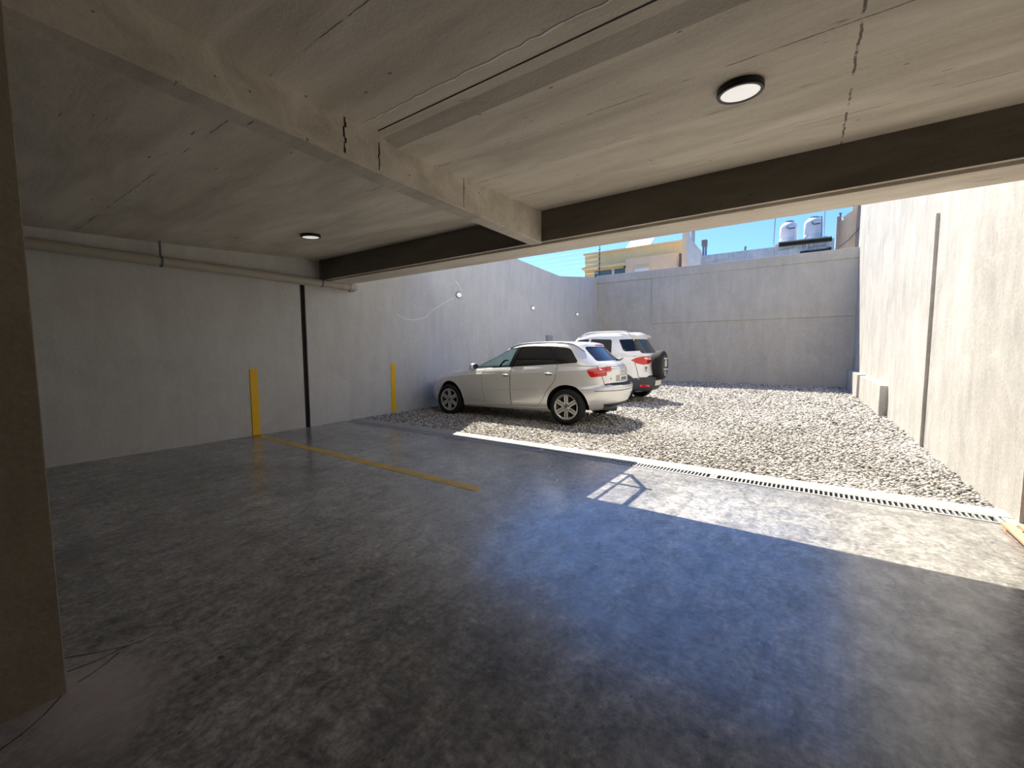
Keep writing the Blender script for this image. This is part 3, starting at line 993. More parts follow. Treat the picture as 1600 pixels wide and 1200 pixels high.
def loft(bm, levels, zfun, W, ring, crown=.03, M_=14, bottom_flat=True):
    """levels: list of (v, xr, xf, wf); zfun(x, v) -> z. Closed symmetric body."""
    RX, RY = ring
    n = len(RX)
    rows = []
    for v, xr, xf, wf in levels:
        X = (xf + xr) / 2 + RX * (xf - xr) / 2
        Y = RY * W * wf
        Z = zfun(X, v)
        rows.append((X, Y, Z))
    def mk(X, Y, Z):
        r = [bm.verts.new((X[i], Y[i], Z[i])) for i in range(n)]
        l = [r[0]] + [bm.verts.new((X[i], -Y[i], Z[i])) for i in range(1, n - 1)] + [r[-1]]
        return r, l
    V = [mk(*r) for r in rows]
    for (a, al), (b, bl) in zip(V, V[1:]):
        for i in range(n - 1):
            bm.faces.new((a[i], a[i + 1], b[i + 1], b[i]))
            bm.faces.new((al[i], bl[i], bl[i + 1], al[i + 1]))
    for k, (cr) in ((0, 0.0), (-1, crown)):
        X, Y, Z = rows[k]
        r, l = V[k]
        grid = []
        for i in range(n):
            if i in (0, n - 1):
                grid.append([r[i]] * (M_ + 1)); continue
            row = [r[i]]
            for j in range(1, M_):
                f = 1 - 2 * j / M_
                row.append(bm.verts.new((X[i], Y[i] * f, Z[i] + cr * (1 - abs(f) ** 2.4) * min(1, Y[i] / (W * .5)))))
            row.append(l[i])
            grid.append(row)
        for i in range(n - 1):
            for j in range(M_):
                q = [grid[i][j], grid[i][j + 1], grid[i + 1][j + 1], grid[i + 1][j]]
                q2 = []
                for v_ in q:
                    if v_ not in q2: q2.append(v_)
                if len(q2) >= 3:
                    if k == -1: q2 = q2[::-1]
                    try: bm.faces.new(q2)
                    except ValueError: pass
    bmesh.ops.recalc_face_normals(bm, faces=bm.faces[:])


def temp(bm, name='tmp'):
    me = bpy.data.meshes.new(name); bm.to_mesh(me); bm.free()
    o = bpy.data.objects.new(name, me); COL.objects.link(o)
    return o


def boolean(o, cutters, op='DIFFERENCE'):
    for c in cutters:
        m = o.modifiers.new('b', 'BOOLEAN')
        m.operation = op; m.solver = 'EXACT'; m.object = c
        try: m.material_mode = 'TRANSFER'
        except Exception: pass
    dg = bpy.context.evaluated_depsgraph_get()
    dg.update()
    me = bpy.data.meshes.new_from_object(o.evaluated_get(dg))
    o.modifiers.clear()
    o.data = me
    for c in cutters:
        bpy.data.objects.remove(c, do_unlink=True)


class Skin:
    """places flat outlines on a body by casting rays at it"""
    def __init__(s, o):
        s.bvh = BVHTree.FromPolygons([v.co.copy() for v in o.data.vertices], [tuple(p.vertices) for p in o.data.polygons])

    def hit(s, p, d):
        r = s.bvh.ray_cast(Vector(p), Vector(d).normalized())
        return r[0], r[1]

    def frame(s, side):
        """origin, u axis, v axis, ray"""
        return {'L': (Vector((0, 3, 0)), Vector((1, 0, 0)), Vector((0, 0, 1)), Vector((0, -1, 0))),
                'R': (Vector((0, -3, 0)), Vector((1, 0, 0)), Vector((0, 0, 1)), Vector((0, 1, 0))),
                'B': (Vector((-5, 0, 0)), Vector((0, 1, 0)), Vector((0, 0, 1)), Vector((1, 0, 0))),
                'F': (Vector((5, 0, 0)), Vector((0, 1, 0)), Vector((0, 0, 1)), Vector((-1, 0, 0))),
                'T': (Vector((0, 0, 5)), Vector((1, 0, 0)), Vector((0, 1, 0)), Vector((0, 0, -1))),
                # diagonals seen from behind left / right: u runs along (1,1)/(1,-1)
                'BL': (Vector((-4, 4, 0)), Vector((1, 1, 0)).normalized(), Vector((0, 0, 1)), Vector((1, -1, 0)).normalized()),
                'BR': (Vector((-4, -4, 0)), Vector((1, -1, 0)).normalized(), Vector((0, 0, 1)), Vector((1, 1, 0)).normalized()),
                'FL': (Vector((4, 4, 0)), Vector((-1, 1, 0)).normalized(), Vector((0, 0, 1)), Vector((-1, -1, 0)).normalized()),
                'FR': (Vector((4, -4, 0)), Vector((-1, -1, 0)).normalized(), Vector((0, 0, 1)), Vector((-1, 1, 0)).normalized())}[side]

    def point(s, side, u, v, off=0.0):
        o, ua, va, d = s.frame(side)
        p, nn = s.hit(o + ua * u + va * v, d)
        if p is None: return None
        if nn.dot(d) > 0: nn = -nn
        return p + nn * off

    def panel(s, side, poly, off=.004, th=.006, grid=.05):
        """bmesh of a thin shell lying on the body"""
        o, ua, va, d = s.frame(side)
        bm = bmesh.new()
        vs = [bm.verts.new((p[0], p[1], 0)) for p in poly]
        bm.faces.new(vs)
        us = [p[0] for p in poly]; ws = [p[1] for p in poly]
        for ax, lo, hi in ((0, min(us), max(us)), (1, min(ws), max(ws))):
            k = max(1, int((hi - lo) / grid))
            for i in range(1, k + 1):
                c = lo + (hi - lo) * i / (k + 1)
                pc = Vector((c, 0, 0)) if ax == 0 else Vector((0, c, 0))
                pn = Vector((1, 0, 0)) if ax == 0 else Vector((0, 1, 0))
                bmesh.ops.bisect_plane(bm, geom=bm.verts[:] + bm.edges[:] + bm.faces[:], plane_co=pc, plane_no=pn)
        bmesh.ops.triangulate(bm, faces=[f for f in bm.faces if len(f.verts) > 4])
        bad = []
        vn = {}
        for v_ in bm.verts:
            p, nn = s.hit(o + ua * v_.co.x + va * v_.co.y, d)
            if p is None: bad.append(v_); continue
            if nn.dot(d) > 0: nn = -nn
            v_.co = p + nn * off
            vn[v_] = nn
        bmesh.ops.delete(bm, geom=bad, context='VERTS')
        # shell
        faces = bm.faces[:]
        dup = {v_: bm.verts.new(v_.co - vn[v_] * th) for v_ in list(vn) if v_.is_valid}
        edges = [e for e in bm.edges if len(e.link_faces) == 1]
        for f in faces:
            bm.faces.new([dup[v_] for v_ in f.verts][::-1])
        for e in edges:
            a, b = e.verts
            if a in dup and b in dup:
                bm.faces.new((a, b, dup[b], dup[a]))
        return bm


def pobj(name, bm, m, par, angle=30):
    return obj(name, bm, m, par, True, angle)


M_silver = mat('silver_paint', (.83, .83, .815), .30, .32, coat=1.0)
M_whitep = mat('white_paint', (.90, .895, .875), .28, 0.0, coat=1.0)
M_tint = mat('tinted_glass', (.012, .014, .016), .03, 0, spec=.7)
M_clear = mat('clear_glass', (.75, .88, .84), .0, 0, trans=1.0, ior=1.03, spec=.6)
M_rub = mat('tyre_rubber', (.020, .020, .021), .8, spec=.3)
M_alloy = mat('alloy_wheel', (.62, .61, .58), .32, .75)
M_seam = mat('panel_gap', (.03, .03, .03), .8)
M_trimk = mat('black_trim', (.014, .014, .015), .3)
M_clad = mat('grey_cladding', (.055, .055, .06), .65)
M_red = mat('red_lens', (.50, .008, .012), .12, coat=1.0, emit=(.5, .0, .0), estr=.12)
M_redw = mat('pink_lens', (.86, .66, .62), .15, coat=1.0)
M_chrome = mat('chrome', (.8, .8, .8), .12, 1.0)
M_plate = mat('licence_plate', (.70, .69, .62), .5)
M_plate_k = mat('plate_black', (.03, .03, .03), .5)
M_seat = mat('dark_seat', (.03, .03, .032), .8)
M_headl = mat('headlamp_glass', (.35, .37, .38), .08, coat=1.0)
M_well = mat('wheel_well', (.006, .006, .006), .9)


def wheel(par, x, y, R, rimR, side, spokes, w=.20, rname='wheel', mm=None):
    """side=+1: outer face toward +y"""
    bm = bmesh.new()
    h = w / 2
    prof = [(rimR + .004, h * .80), (rimR + .02, h * .98), (R - .06, h * 1.06), (R - .025, h * .98), (R - .006, h * .80), (R, h * .5), (R, -h * .5), (R - .006, -h * .80), (R - .025, -h * .98), (rimR + .01, -h * .9), (rimR - .01, -h * .8), (rimR - .012, h * .72)]
    lathe(bm, prof, 56, 'Y', close=True)
    t = pobj(rname, bm, M_rub, par)
    t.location = (x, y, R - .012)
    s = side
    bm = bmesh.new()
    lathe(bm, [(rimR + .004, s * h * .78), (rimR + .002, s * h * .86), (rimR - .012, s * h * .88), (rimR - .026, s * h * .76), (rimR - .034, s * h * .45), (rimR - .036, -s * h * .6), (rimR - .01, -s * h * .7), (rimR - .0, s * h * .5)], 56, 'Y', close=True)
    # spokes
    for k in range(spokes):
        a = 2 * PI * k / spokes + PI / 2
        for dd in (-.021, .021):
            ca, sa = math.cos(a), math.sin(a)
            pts = []
            for rr, hw, yy in ((.045, .020, .70), (.11, .0185, .74), (rimR - .02, .019, .80)):
                pts.append((rr, hw, yy))
            ring = []
            for rr, hw, yy in pts:
                q = []
                for sx, dy in ((-1, 0), (1, 0), (1, -.030), (-1, -.030)):
                    lx, lz = rr, dd + sx * hw * .82
                    q.append(bm.verts.new((lx * ca - lz * sa, s * (h * yy + dy), lx * sa + lz * ca)))
                ring.append(q)
            for A_, B_ in zip(ring, ring[1:]):
                for i in range(4):
                    bm.faces.new((A_[i], A_[(i + 1) % 4], B_[(i + 1) % 4], B_[i]))
            bm.faces.new(ring[0][::-1]); bm.faces.new(ring[-1])
    lathe(bm, [(.0, s * h * .80), (.034, s * h * .79), (.062, s * h * .70), (.066, s * h * .40), (0, s * h * .38)], 32, 'Y')
    pobj('rim', bm, mm or M_alloy, t)
    bm = bmesh.new()
    lathe(bm, [(0, s * h * .16), (rimR - .05, s * h * .16), (rimR - .05, s * h * .05), (0, s * h * .05)], 40, 'Y')
    pobj('brake_disc', bm, M_well, t)
    for k in range(5):
        a = 2 * PI * k / 5 + .3
        bm = bmesh.new()
        lathe(bm, [(.0, s * h * .845), (.011, s * h * .84), (.012, s * h * .7), (0, s * h * .7)], 10, 'Y', (.045 * math.cos(a), 0, .045 * math.sin(a)))
        pobj('wheel_bolt', bm, M_steel, t)
    bm = bmesh.new()
    lathe(bm, [(0, s * h * .86), (.02, s * h * .85), (.026, s * h * .8), (.026, s * h * .7), (0, s * h * .7)], 24, 'Y')
    pobj('hub_cap', bm, M_steel, t)
    return t


def text_mesh(txt, size, name, m, par, loc, rot, depth=.002):
    cu = bpy.data.curves.new(name, 'FONT')
    cu.body = txt; cu.size = size; cu.extrude = depth
    cu.align_x = 'CENTER'; cu.align_y = 'CENTER'
    o = bpy.data.objects.new(name, cu)
    COL.objects.link(o)
    dg = bpy.context.evaluated_depsgraph_get(); dg.update()
    me = bpy.data.meshes.new_from_object(o.evaluated_get(dg))
    bpy.data.objects.remove(o, do_unlink=True)
    me.materials.clear(); me.materials.append(m)
    o2 = bpy.data.objects.new(name, me)
    COL.objects.link(o2)
    o2.parent = par
    o2.location = loc; o2.rotation_euler = rot
    return o2


def build_shell(name, sp, par, paint):
    """returns (body object, skin). sp: profile dictionary in car coordinates (x forward, y left)"""
    zt = interp(sp['top']); zb = interp(sp['bottom'])
    ring = superring(sp.get('n', 110), sp['nf'], sp['nr'], 2.6)
    bmL = bmesh.new()
    loft(bmL, sp['lower'], lambda X, v: zb(X) + v * (zt(X) - zb(X)), sp['W'], ring, sp['hood_crown'])
    low = temp(bmL, 'low')
    gb = interp(sp['gbase']); gr = interp(sp['roof'])
    ring2 = superring(sp.get('n', 110), sp['gnf'], sp['gnr'], 2.8)
    bmG = bmesh.new()
    loft(bmG, sp['green'], lambda X, v: gb(X) + v * (gr(X) - gb(X)), sp['W'], ring2, sp['roof_crown'])
    gre = temp(bmG, 'gre')
    # skin reference: both lofts together
    bmS = bmesh.new(); bmS.from_mesh(low.data); bmS.from_mesh(gre.data)
    ref = temp(bmS, 'ref'); skin = Skin(ref); bpy.data.objects.remove(ref, do_unlink=True)
    low.data.materials.append(paint); low.data.materials.append(M_well)
    gre.data.materials.append(paint)
    boolean(low, [gre], 'UNION')
    cut = []
    bmC = bmesh.new()
    loft(bmC, sp['cavity'], lambda X, v: .46 + v * (gr(X) - .045 - .46), sp['W'] - .055, ring2, sp['roof_crown'])
    c = temp(bmC, 'cav'); c.data.materials.append(M_seat); c.data.materials.append(M_seat)
    cut.append(c)
    for wx_, r in sp['arches']:
        for s in (-1, 1):
            bmC = bmesh.new()
            lathe(bmC, [(r, s * .50), (r, s * 1.2)], 64, 'Y', (wx_, 0, sp['arch_z']))
            c = temp(bmC, 'arch'); c.data.materials.append(M_well)
            cut.append(c)
    for side, poly in sp['windows']:
        bmC = bmesh.new()
        if side == 'L':
            prism(bmC, [(p[0], -1.4, p[1]) for p in poly], (0, 2.8, 0))
        elif side == 'B':
            prism(bmC, [(-3.5, p[0], p[1]) for p in poly], (3.5 + sp['back_depth'], 0, 0))
        elif side == 'F':
            prism(bmC, [(3.5, p[0], p[1]) for p in poly], (-3.5 + sp['front_depth'], 0, 0))
        bmesh.ops.recalc_face_normals(bmC, faces=bmC.faces[:])
        c = temp(bmC, 'win'); c.data.materials.append(M_trimk)
        cut.append(c)
    boolean(low, cut)
    low.name = name
    low.parent = par
    shade(low, 32)
    return low, skin


def glass(name, skin, side, poly, m, par):
    return pobj(name, skin.panel(side, poly, -.010, .004, .10), m, par)


def inset(poly, d):
    c = np.mean(np.array(poly), 0)
    out = []
    n = len(poly)
    P = [np.array(p, float) for p in poly]
    area = sum(P[i][0] * P[(i + 1) % n][1] - P[(i + 1) % n][0] * P[i][1] for i in range(n))
    sgn = 1 if area > 0 else -1
    for i in range(n):
        a = P[i] - P[i - 1]; b = P[(i + 1) % n] - P[i]
        na = np.array((-a[1], a[0])) / (np.linalg.norm(a) + 1e-9) * sgn
        nb = np.array((-b[1], b[0])) / (np.linalg.norm(b) + 1e-9) * sgn
        m_ = na + nb; m_ /= (np.linalg.norm(m_) + 1e-9)
        out.append(tuple(P[i] + m_ * d / max(.35, m_.dot(na))))
    return out


def arc_strip(skin, side, cx, cz, r0, r1, a0, a1, off, th, k=28):
    poly = [(cx + r1 * math.cos(a), cz + r1 * math.sin(a)) for a in np.linspace(a0, a1, k)]
    poly += [(cx + r0 * math.cos(a), cz + r0 * math.sin(a)) for a in np.linspace(a1, a0, k)]
    return skin.panel(side, poly, off, th, .08)


# ---------------- silver hatchback
CAR_Y = 7.27
audi = empty('car', (-4.78, CAR_Y, 0), PI)
audi.rotation_euler = (0, .008, PI + .04)
tag(audi, 'silver five-door hatchback parked nose to the left wall on the gravel', 'car')
A_FW = round_poly([(.97, .935), (.60, 1.085), (.20, 1.255), (-.05, 1.325), (-.235, 1.340), (-.135, .985)], [.03, .1, .1, .05, .03, .02])
A_RW = round_poly([(-.215, .990), (-.305, 1.355), (-.62, 1.362), (-1.005, 1.350), (-1.145, 1.045)], [.02, .03, .1, .03, .02])
A_QW = round_poly([(-1.195, 1.050), (-1.065, 1.345), (-1.30, 1.325), (-1.385, 1.30), (-1.56, 1.085), (-1.53, 1.065)], [.02, .02, .05, .06, .05, .02])
A_BW = round_poly([(-.56, 1.085), (.56, 1.085), (.47, 1.335), (-.47, 1.335)], .05)
A_WS = round_poly([(-.66, .93), (.66, .93), (.52, 1.325), (-.52, 1.325)], .05)
sp = dict(
    W=.885, nf=4.3, nr=4.6, gnf=4.2, gnr=5.0, hood_crown=.045, roof_crown=.035,
    top=[(2.25, .66), (2.15, .72), (2.0, .775), (1.6, .845), (1.3, .885), (1.0, .915), (.3, .965), (-.6, 1.005), (-1.5, 1.05), (-2.0, 1.06), (-2.3, 1.05)],
    bottom=[(2.25, .24), (1.9, .17), (1.0, .19), (-.9, .21), (-1.9, .24), (-2.3, .34)],
    lower=[(0, -2.10, 2.0, .86), (.02, -2.16, 2.05, .90), (.06, -2.22, 2.10, .935), (.15, -2.275, 2.135, .965), (.30, -2.325, 2.15, .985), (.42, -2.33, 2.15, .995), (.47, -2.32, 2.15, .997), (.50, -2.235, 2.148, .998), (.53, -2.205, 2.145, 1.0),
           (.62, -2.20, 2.13, 1.0), (.70, -2.195, 2.13, .997), (.80, -2.185, 2.11, .992), (.855, -2.175, 2.09, .985), (.875, -2.165, 2.08, .968), (.92, -2.15, 2.05, .948), (.96, -2.12, 2.01, .922), (.985, -2.08, 1.96, .898), (1.0, -2.03, 1.92, .872)],
    gbase=[(1.3, .84), (1.0, .88), (.3, .925), (-.6, .965), (-1.5, 1.01), (-2.2, 1.01)],
    roof=[(.35, 1.335), (.1, 1.375), (-.25, 1.405), (-.8, 1.420), (-1.3, 1.405), (-1.75, 1.37), (-1.95, 1.355)],
    green=[(0, -2.12, 1.26, .900), (.08, -2.07, 1.17, .892), (.2, -2.00, 1.03, .875), (.4, -1.90, .79, .828), (.6, -1.80, .55, .775), (.75, -1.73, .37, .735), (.85, -1.69, .25, .705), (.92, -1.67, .18, .675), (.965, -1.665, .13, .645), (.99, -1.67, .08, .612), (1.0, -1.67, .03, .57)],
    cavity=[(0, -1.80, .95, .86), (.45, -1.90, 1.02, .86), (.55, -1.90, .90, .855), (.70, -1.80, .64, .82), (.85, -1.68, .37, .745), (.95, -1.60, .17, .67), (1.0, -1.57, .08, .60)],
    arches=[(1.395, .372), (-1.395, .372)], arch_z=.315,
    windows=[('L', A_FW), ('L', A_RW), ('L', A_QW), ('B', A_BW), ('F', A_WS)], back_depth=-1.5, front_depth=.0,
)
body, sk = build_shell('body', sp, audi, M_silver)

# glass
glass('windscreen', sk, 'F', inset(A_WS, -.012), M_clear, audi)
glass('rear_window', sk, 'B', inset(A_BW, -.012), M_tint, audi)
for s, nm in (('L', 'near'), ('R', 'far')):
    fd = [(.44, .955), (.50, .84), (.47, .56), (.43, .35), (.40, .262), (-.208, .272), (-.208, .985)]
    rd = [(-.222, .272), (-.80, .285), (-.93, .40), (-1.03, .57), (-1.14, .70), (-1.195, .79), (-1.205, 1.038), (-.222, .987)]
    for poly, win, hx, hz in ((fd, A_FW, (-.045, -.175), .835), (rd, A_RW, (-1.0, -1.14), .875)):
        seam = pobj('door_gap', sk.panel(s, round_poly(inset(poly, -.007), .04), .0015, .004, .06), M_seam, audi)
        d = pobj('door', sk.panel(s, round_poly(poly, .035), .0045, .007, .06), M_silver, audi)
        glass('window', sk, s, inset(win, -.012), M_clear if win is A_FW else M_tint, d)
        bm = bmesh.new()
        P = []
        for k in range(7):
            t = k / 6
            p = sk.point(s, hx[0] + (hx[1] - hx[0]) * t, hz, .012 + .030 * math.sin(PI * t) ** .5)
            P.append(p)
        tube(bm, P, .0125, 10)
        pobj('handle', bm, M_silver, d)
        bm = sk.panel(s, round_poly([(hx[0] + .005, hz - .028), (hx[1] - .005, hz - .028), (hx[1] - .005, hz + .026), (hx[0] + .005, hz + .026)], .025), .0055, .004, .03)
        pobj('handle_recess', bm, mat('recess', (.12, .12, .12), .5), d)
        x0, x1 = (.40, -.20) if win is A_FW else (-.23, -.90)
        zz = (.508, .545) if win is A_FW else (.545, .570)
        bm = sk.panel(s, [(x0, zz[0] - .022), (x1, zz[1] - .022), (x1, zz[1] + .022), (x0, zz[0] + .022)], .024, .022, .06)
        pobj('rub_strip', bm, M_silver, d)
    glass('quarter_window', sk, s, inset(A_QW, -.012), M_tint, audi)
    # black pillar between the doors and window frames
    pobj('pillar_trim', sk.panel(s, [(-.128, .987), (-.222, .990), (-.312, 1.350), (-.228, 1.342)], .003, .004, .08), M_trimk, audi)
    pobj('window_frame', sk.panel(s, [(-1.143, 1.047), (-1.200, 1.050), (-1.068, 1.345), (-1.003, 1.350)], .003, .004, .08), M_trimk, audi)
    # belt moulding
    pobj('belt_trim', sk.panel(s, [(.98, .920), (.30, .961), (-.135, .976), (-.6, 1.003), (-1.15, 1.036), (-1.55, 1.062), (-1.55, 1.070), (-1.15, 1.048), (-.6, 1.015), (-.135, .988), (.30, .973), (.98, .932)], .006, .006, .08), M_trimk, audi)
    for cx in (1.395, -1.395):
        pobj('wheel_arch', arc_strip(sk, s, cx, .315, .370, .398, .04, PI - .10, .012, .014), M_silver, audi)
    pobj('sill', sk.panel(s, [(1.03, .205), (-1.03, .222), (-1.03, .262), (1.03, .250)], .016, .02, .08), M_silver, audi)
    # roof rail / drip line
    sy = 1 if s == 'L' else -1
    bm = bmesh.new()
    P = []
    for x in np.linspace(.0, -1.62, 16):
        p = sk.point('T', x, sy * .545, .012); P.append(p)
    tube(bm, P, .012, 8)
    pobj('roof_rail', bm, M_silver, audi)
    # mirror
    mp = sk.point(s, .74, .99, .0)
    bm = bmesh.new()
    bmesh.ops.create_uvsphere(bm, u_segments=20, v_segments=12, radius=1)
    for v_ in bm.verts:
        c = v_.co
        sx = .085 if c.x > 0 else .05
        v_.co = Vector((c.x * sx, c.y * .105, (abs(c.z) ** .8) * math.copysign(1, c.z) * .068))
    mi = pobj('mirror', bm, M_silver, audi)
    mi.location = (.80, sy * (abs(mp.y) + .12), .975)
    bm = bmesh.new()
    lathe(bm, [(0, -.052), (.055, -.052), (.058, -.046), (0, -.046)], 20, 'X')
    for v_ in bm.verts: v_.co.y *= 1.6
    pobj('mirror_glass', bm, M_chrome, mi)
    bm = bmesh.new()
    tube(bm, [(.0, -sy * .05, -.03), (.04, -sy * .17, -.07)], [.03, .035], 8)
    pobj('mirror_stalk', bm, M_trimk, mi)
    # headlamp
    hl = round_poly([(sy * 1.16 if False else 0, 0)] * 3, 0) if False else None
    pobj('headlamp', sk.panel('F' + s, round_poly([(.30, .56), (.62, .64), (.80, .72), (.66, .735), (.36, .69)], .04), .003, .006, .05), M_headl, audi)
    # tail lamp, wraps around the corner: side piece on the body, inner piece on the tailgate
    ctr = sk.point('B' + s, -.62, .92)
    tl = [(-1.195, .995), (-0.730, .955), (-0.700, .93), (-0.730, .865), (-0.775, .815), (-1.075, .835), (-1.095, .905), (-1.210, .925)]
    tlo = pobj('tail_lamp', sk.panel('B' + s, round_poly(tl, .02), .006, .010, .04), M_red, audi)
    pobj('lamp_stripe', sk.panel('B' + s, round_poly([(-1.190, .925), (-0.825, .893), (-0.825, .878), (-1.200, .905)], .01), .0085, .004, .04), mat('stripe_lens', (.75, .20, .18), .15, coat=1.0), tlo)
    pobj('lamp_gap', sk.panel('B' + s, [(-1.087, .838), (-1.081, .838), (-1.079, .985), (-1.085, .986)], .0075, .004, .04), M_seam, tlo)

# tailgate, plate recess, badges
tgp = round_poly([(-.60, 1.03), (.60, 1.03), (.62, .90), (.585, .79), (.55, .635), (-.55, .635), (-.585, .79), (-.62, .90)], .04)
pobj('tailgate_gap', sk.panel('B', inset(tgp, -.008), .0012, .003, .05), M_seam, audi)
tg = pobj('tailgate', sk.panel('B', tgp, .004, .006, .05), M_silver, audi)
pobj('plate_recess', sk.panel('B', round_poly([(-.30, .84), (.30, .84), (.33, .70), (-.33, .70)], .03), .0055, .003, .05), mat('recess_silver', (.42, .42, .41), .35, .5), tg)
pl = pobj('licence_plate', sk.panel('B', round_poly([(-.20, .830), (.20, .830), (.20, .712), (-.20, .712)], .01), .014, .008, .08), M_plate, tg)
bx = sk.point('B', 0, .77).x
text_mesh('JEN303', .078, 'plate_lettering', M_plate_k, pl, (bx - .0165, 0, .768), (PI / 2, 0, -PI / 2), .001)
# four linked rings badge and small model badges
bm = bmesh.new()
bxr = sk.point('B', 0, .925).x
for k in range(4):
    cy = (k - 1.5) * .048
    bmesh.ops.create_circle(bm, segments=4, radius=.0001) if False else None
    R_, r_ = .030, .005
    rings = []
    for i in range(24):
        a = 2 * PI * i / 24
        rings.append([bm.verts.new((bxr - .008 + r_ * math.sin(b), cy + (R_ + r_ * math.cos(b)) * math.cos(a), .925 + (R_ + r_ * math.cos(b)) * math.sin(a))) for b in np.linspace(0, 2 * PI, 6, endpoint=False)])
    for i in range(24):
        for j in range(6):
            bm.faces.new((rings[i][j], rings[(i + 1) % 24][j], rings[(i + 1) % 24][(j + 1) % 6], rings[i][(j + 1) % 6]))
pobj('badge', bm, M_chrome, tg)
b1 = sk.point('B', .44, .77)
text_mesh('A3', .055, 'badge_lettering', M_steel, tg, (b1.x - .006, .43, .785), (PI / 2, 0, -PI / 2 + .12), .002)
# high brake lamp, spoiler, bumper lines, exhausts
pobj('brake_lamp', sk.panel('B', round_poly([(-.17, 1.352), (.17, 1.352), (.17, 1.372), (-.17, 1.372)], .008), .010, .012, .06), M_red, audi)
bm = bmesh.new()
P = [sk.point('B', y_, .585, .002) for y_ in np.linspace(-.74, .74, 21)]
P = [p for p in P if p]
tube(bm, P, .006, 6)
pobj('bumper_crease', bm, M_seam, audi)
pobj('bumper_skirt', sk.panel('B', round_poly([(-.60, .36), (.60, .36), (.54, .285), (-.54, .285)], .02), .006, .01, .08), M_clad, audi)
for y_ in (.52, .44):
    bm = bmesh.new()
    lathe(bm, [(.030, -2.24), (.034, -2.24), (.034, -2.0), (.030, -2.0)], 20, 'X', (0, y_, .275), close=True)
    pobj('exhaust_pipe', bm, M_steel, audi)
bm = bmesh.new()
tube(bm, [(-2.085, .10, 1.10), (-2.11, .0, 1.09), (-2.06, -.32, 1.12)], [.02, .018, .010], 6)
pobj('rear_wiper', bm, M_trimk, audi)
# interior
bm = bmesh.new()
box(bm, .45, .95, -.70, .70, .62, .97, .05)
pobj('dashboard', bm, M_seat, audi)
bm = bmesh.new()
lathe(bm, [], 8) if False else None
rs = []
for i in range(28):
    a = 2 * PI * i / 28
    rs.append([bm.verts.new((.30 + .015 * math.cos(b) * .6 - .42 * (.185 + .016 * math.sin(b)) * math.sin(a), .36 + (.185 + .016 * math.cos(b)) * math.cos(a), .93 + .9 * (.185 + .016 * math.cos(b)) * math.sin(a))) for b in np.linspace(0, 2 * PI, 8, endpoint=False)])
for i in range(28):
    for j in range(8):
        bm.faces.new((rs[i][j], rs[(i + 1) % 28][j], rs[(i + 1) % 28][(j + 1) % 8], rs[i][(j + 1) % 8]))
box(bm, .28, .33, .18, .54, .90, .95, .01)
pobj('steering_wheel', bm, M_trimk, audi)
def seat(x, y, w=.25):
    bm = bmesh.new()
    box(bm, x - .05, x + .48, y - w, y + w, .46, .58, .05)
    q = box(bm, x - .14, x + .02, y - w, y + w, .50, 1.10, .05)
    box(bm, x - .14, x - .04, y - .13, y + .13, 1.12, 1.27, .04)
    box(bm, x - .10, x - .08, y - .06, y - .045, 1.05, 1.15)
    box(bm, x - .10, x - .08, y + .045, y + .06, 1.05, 1.15)
    for v_ in bm.verts:
        if v_.co.z > .58: v_.co.x -= (v_.co.z - .58) * .30
    pobj('seat', bm, M_seat, audi)
seat(-.12, .36); seat(-.12, -.36); seat(-1.0, .34, .30); seat(-1.0, -.34, .30)
for x_ in (1.395, -1.395):
    for s_ in (1, -1):
        wheel(audi, x_, s_ * .770, .313, .222, s_, 6)

# ---------------- white compact suv


def remap(root, pts):
    xs = [p[0] for p in pts]; ys = [p[1] for p in pts]
    f = lambda x: float(np.interp(x, xs, ys))
    for o_ in [q for q in bpy.data.objects if q.parent == root]:
        if o_.name.startswith('wheel') and 'arch' not in o_.name or o_.name.startswith('mirror') or o_.name.startswith('spare'):
            o_.location.x = f(o_.location.x); continue
        stack = [o_]
        while stack:
            q = stack.pop()
            stack += [c for c in bpy.data.objects if c.parent == q]
            if q.location.length > 1e-6:
                q.location.x = f(q.location.x); continue
            co = np.empty(len(q.data.vertices) * 3, np.float32)
            q.data.vertices.foreach_get('co', co)
            co[0::3] = np.interp(co[0::3], xs, ys)
            q.data.vertices.foreach_set('co', co)
            q.data.update()


remap(audi, [(-3.0, -2.8), (-2.33, -2.15), (-1.765, -1.692), (-1.025, -.952), (1.025, .952), (1.765, 1.692), (2.15, 2.30), (3.0, 3.2)])

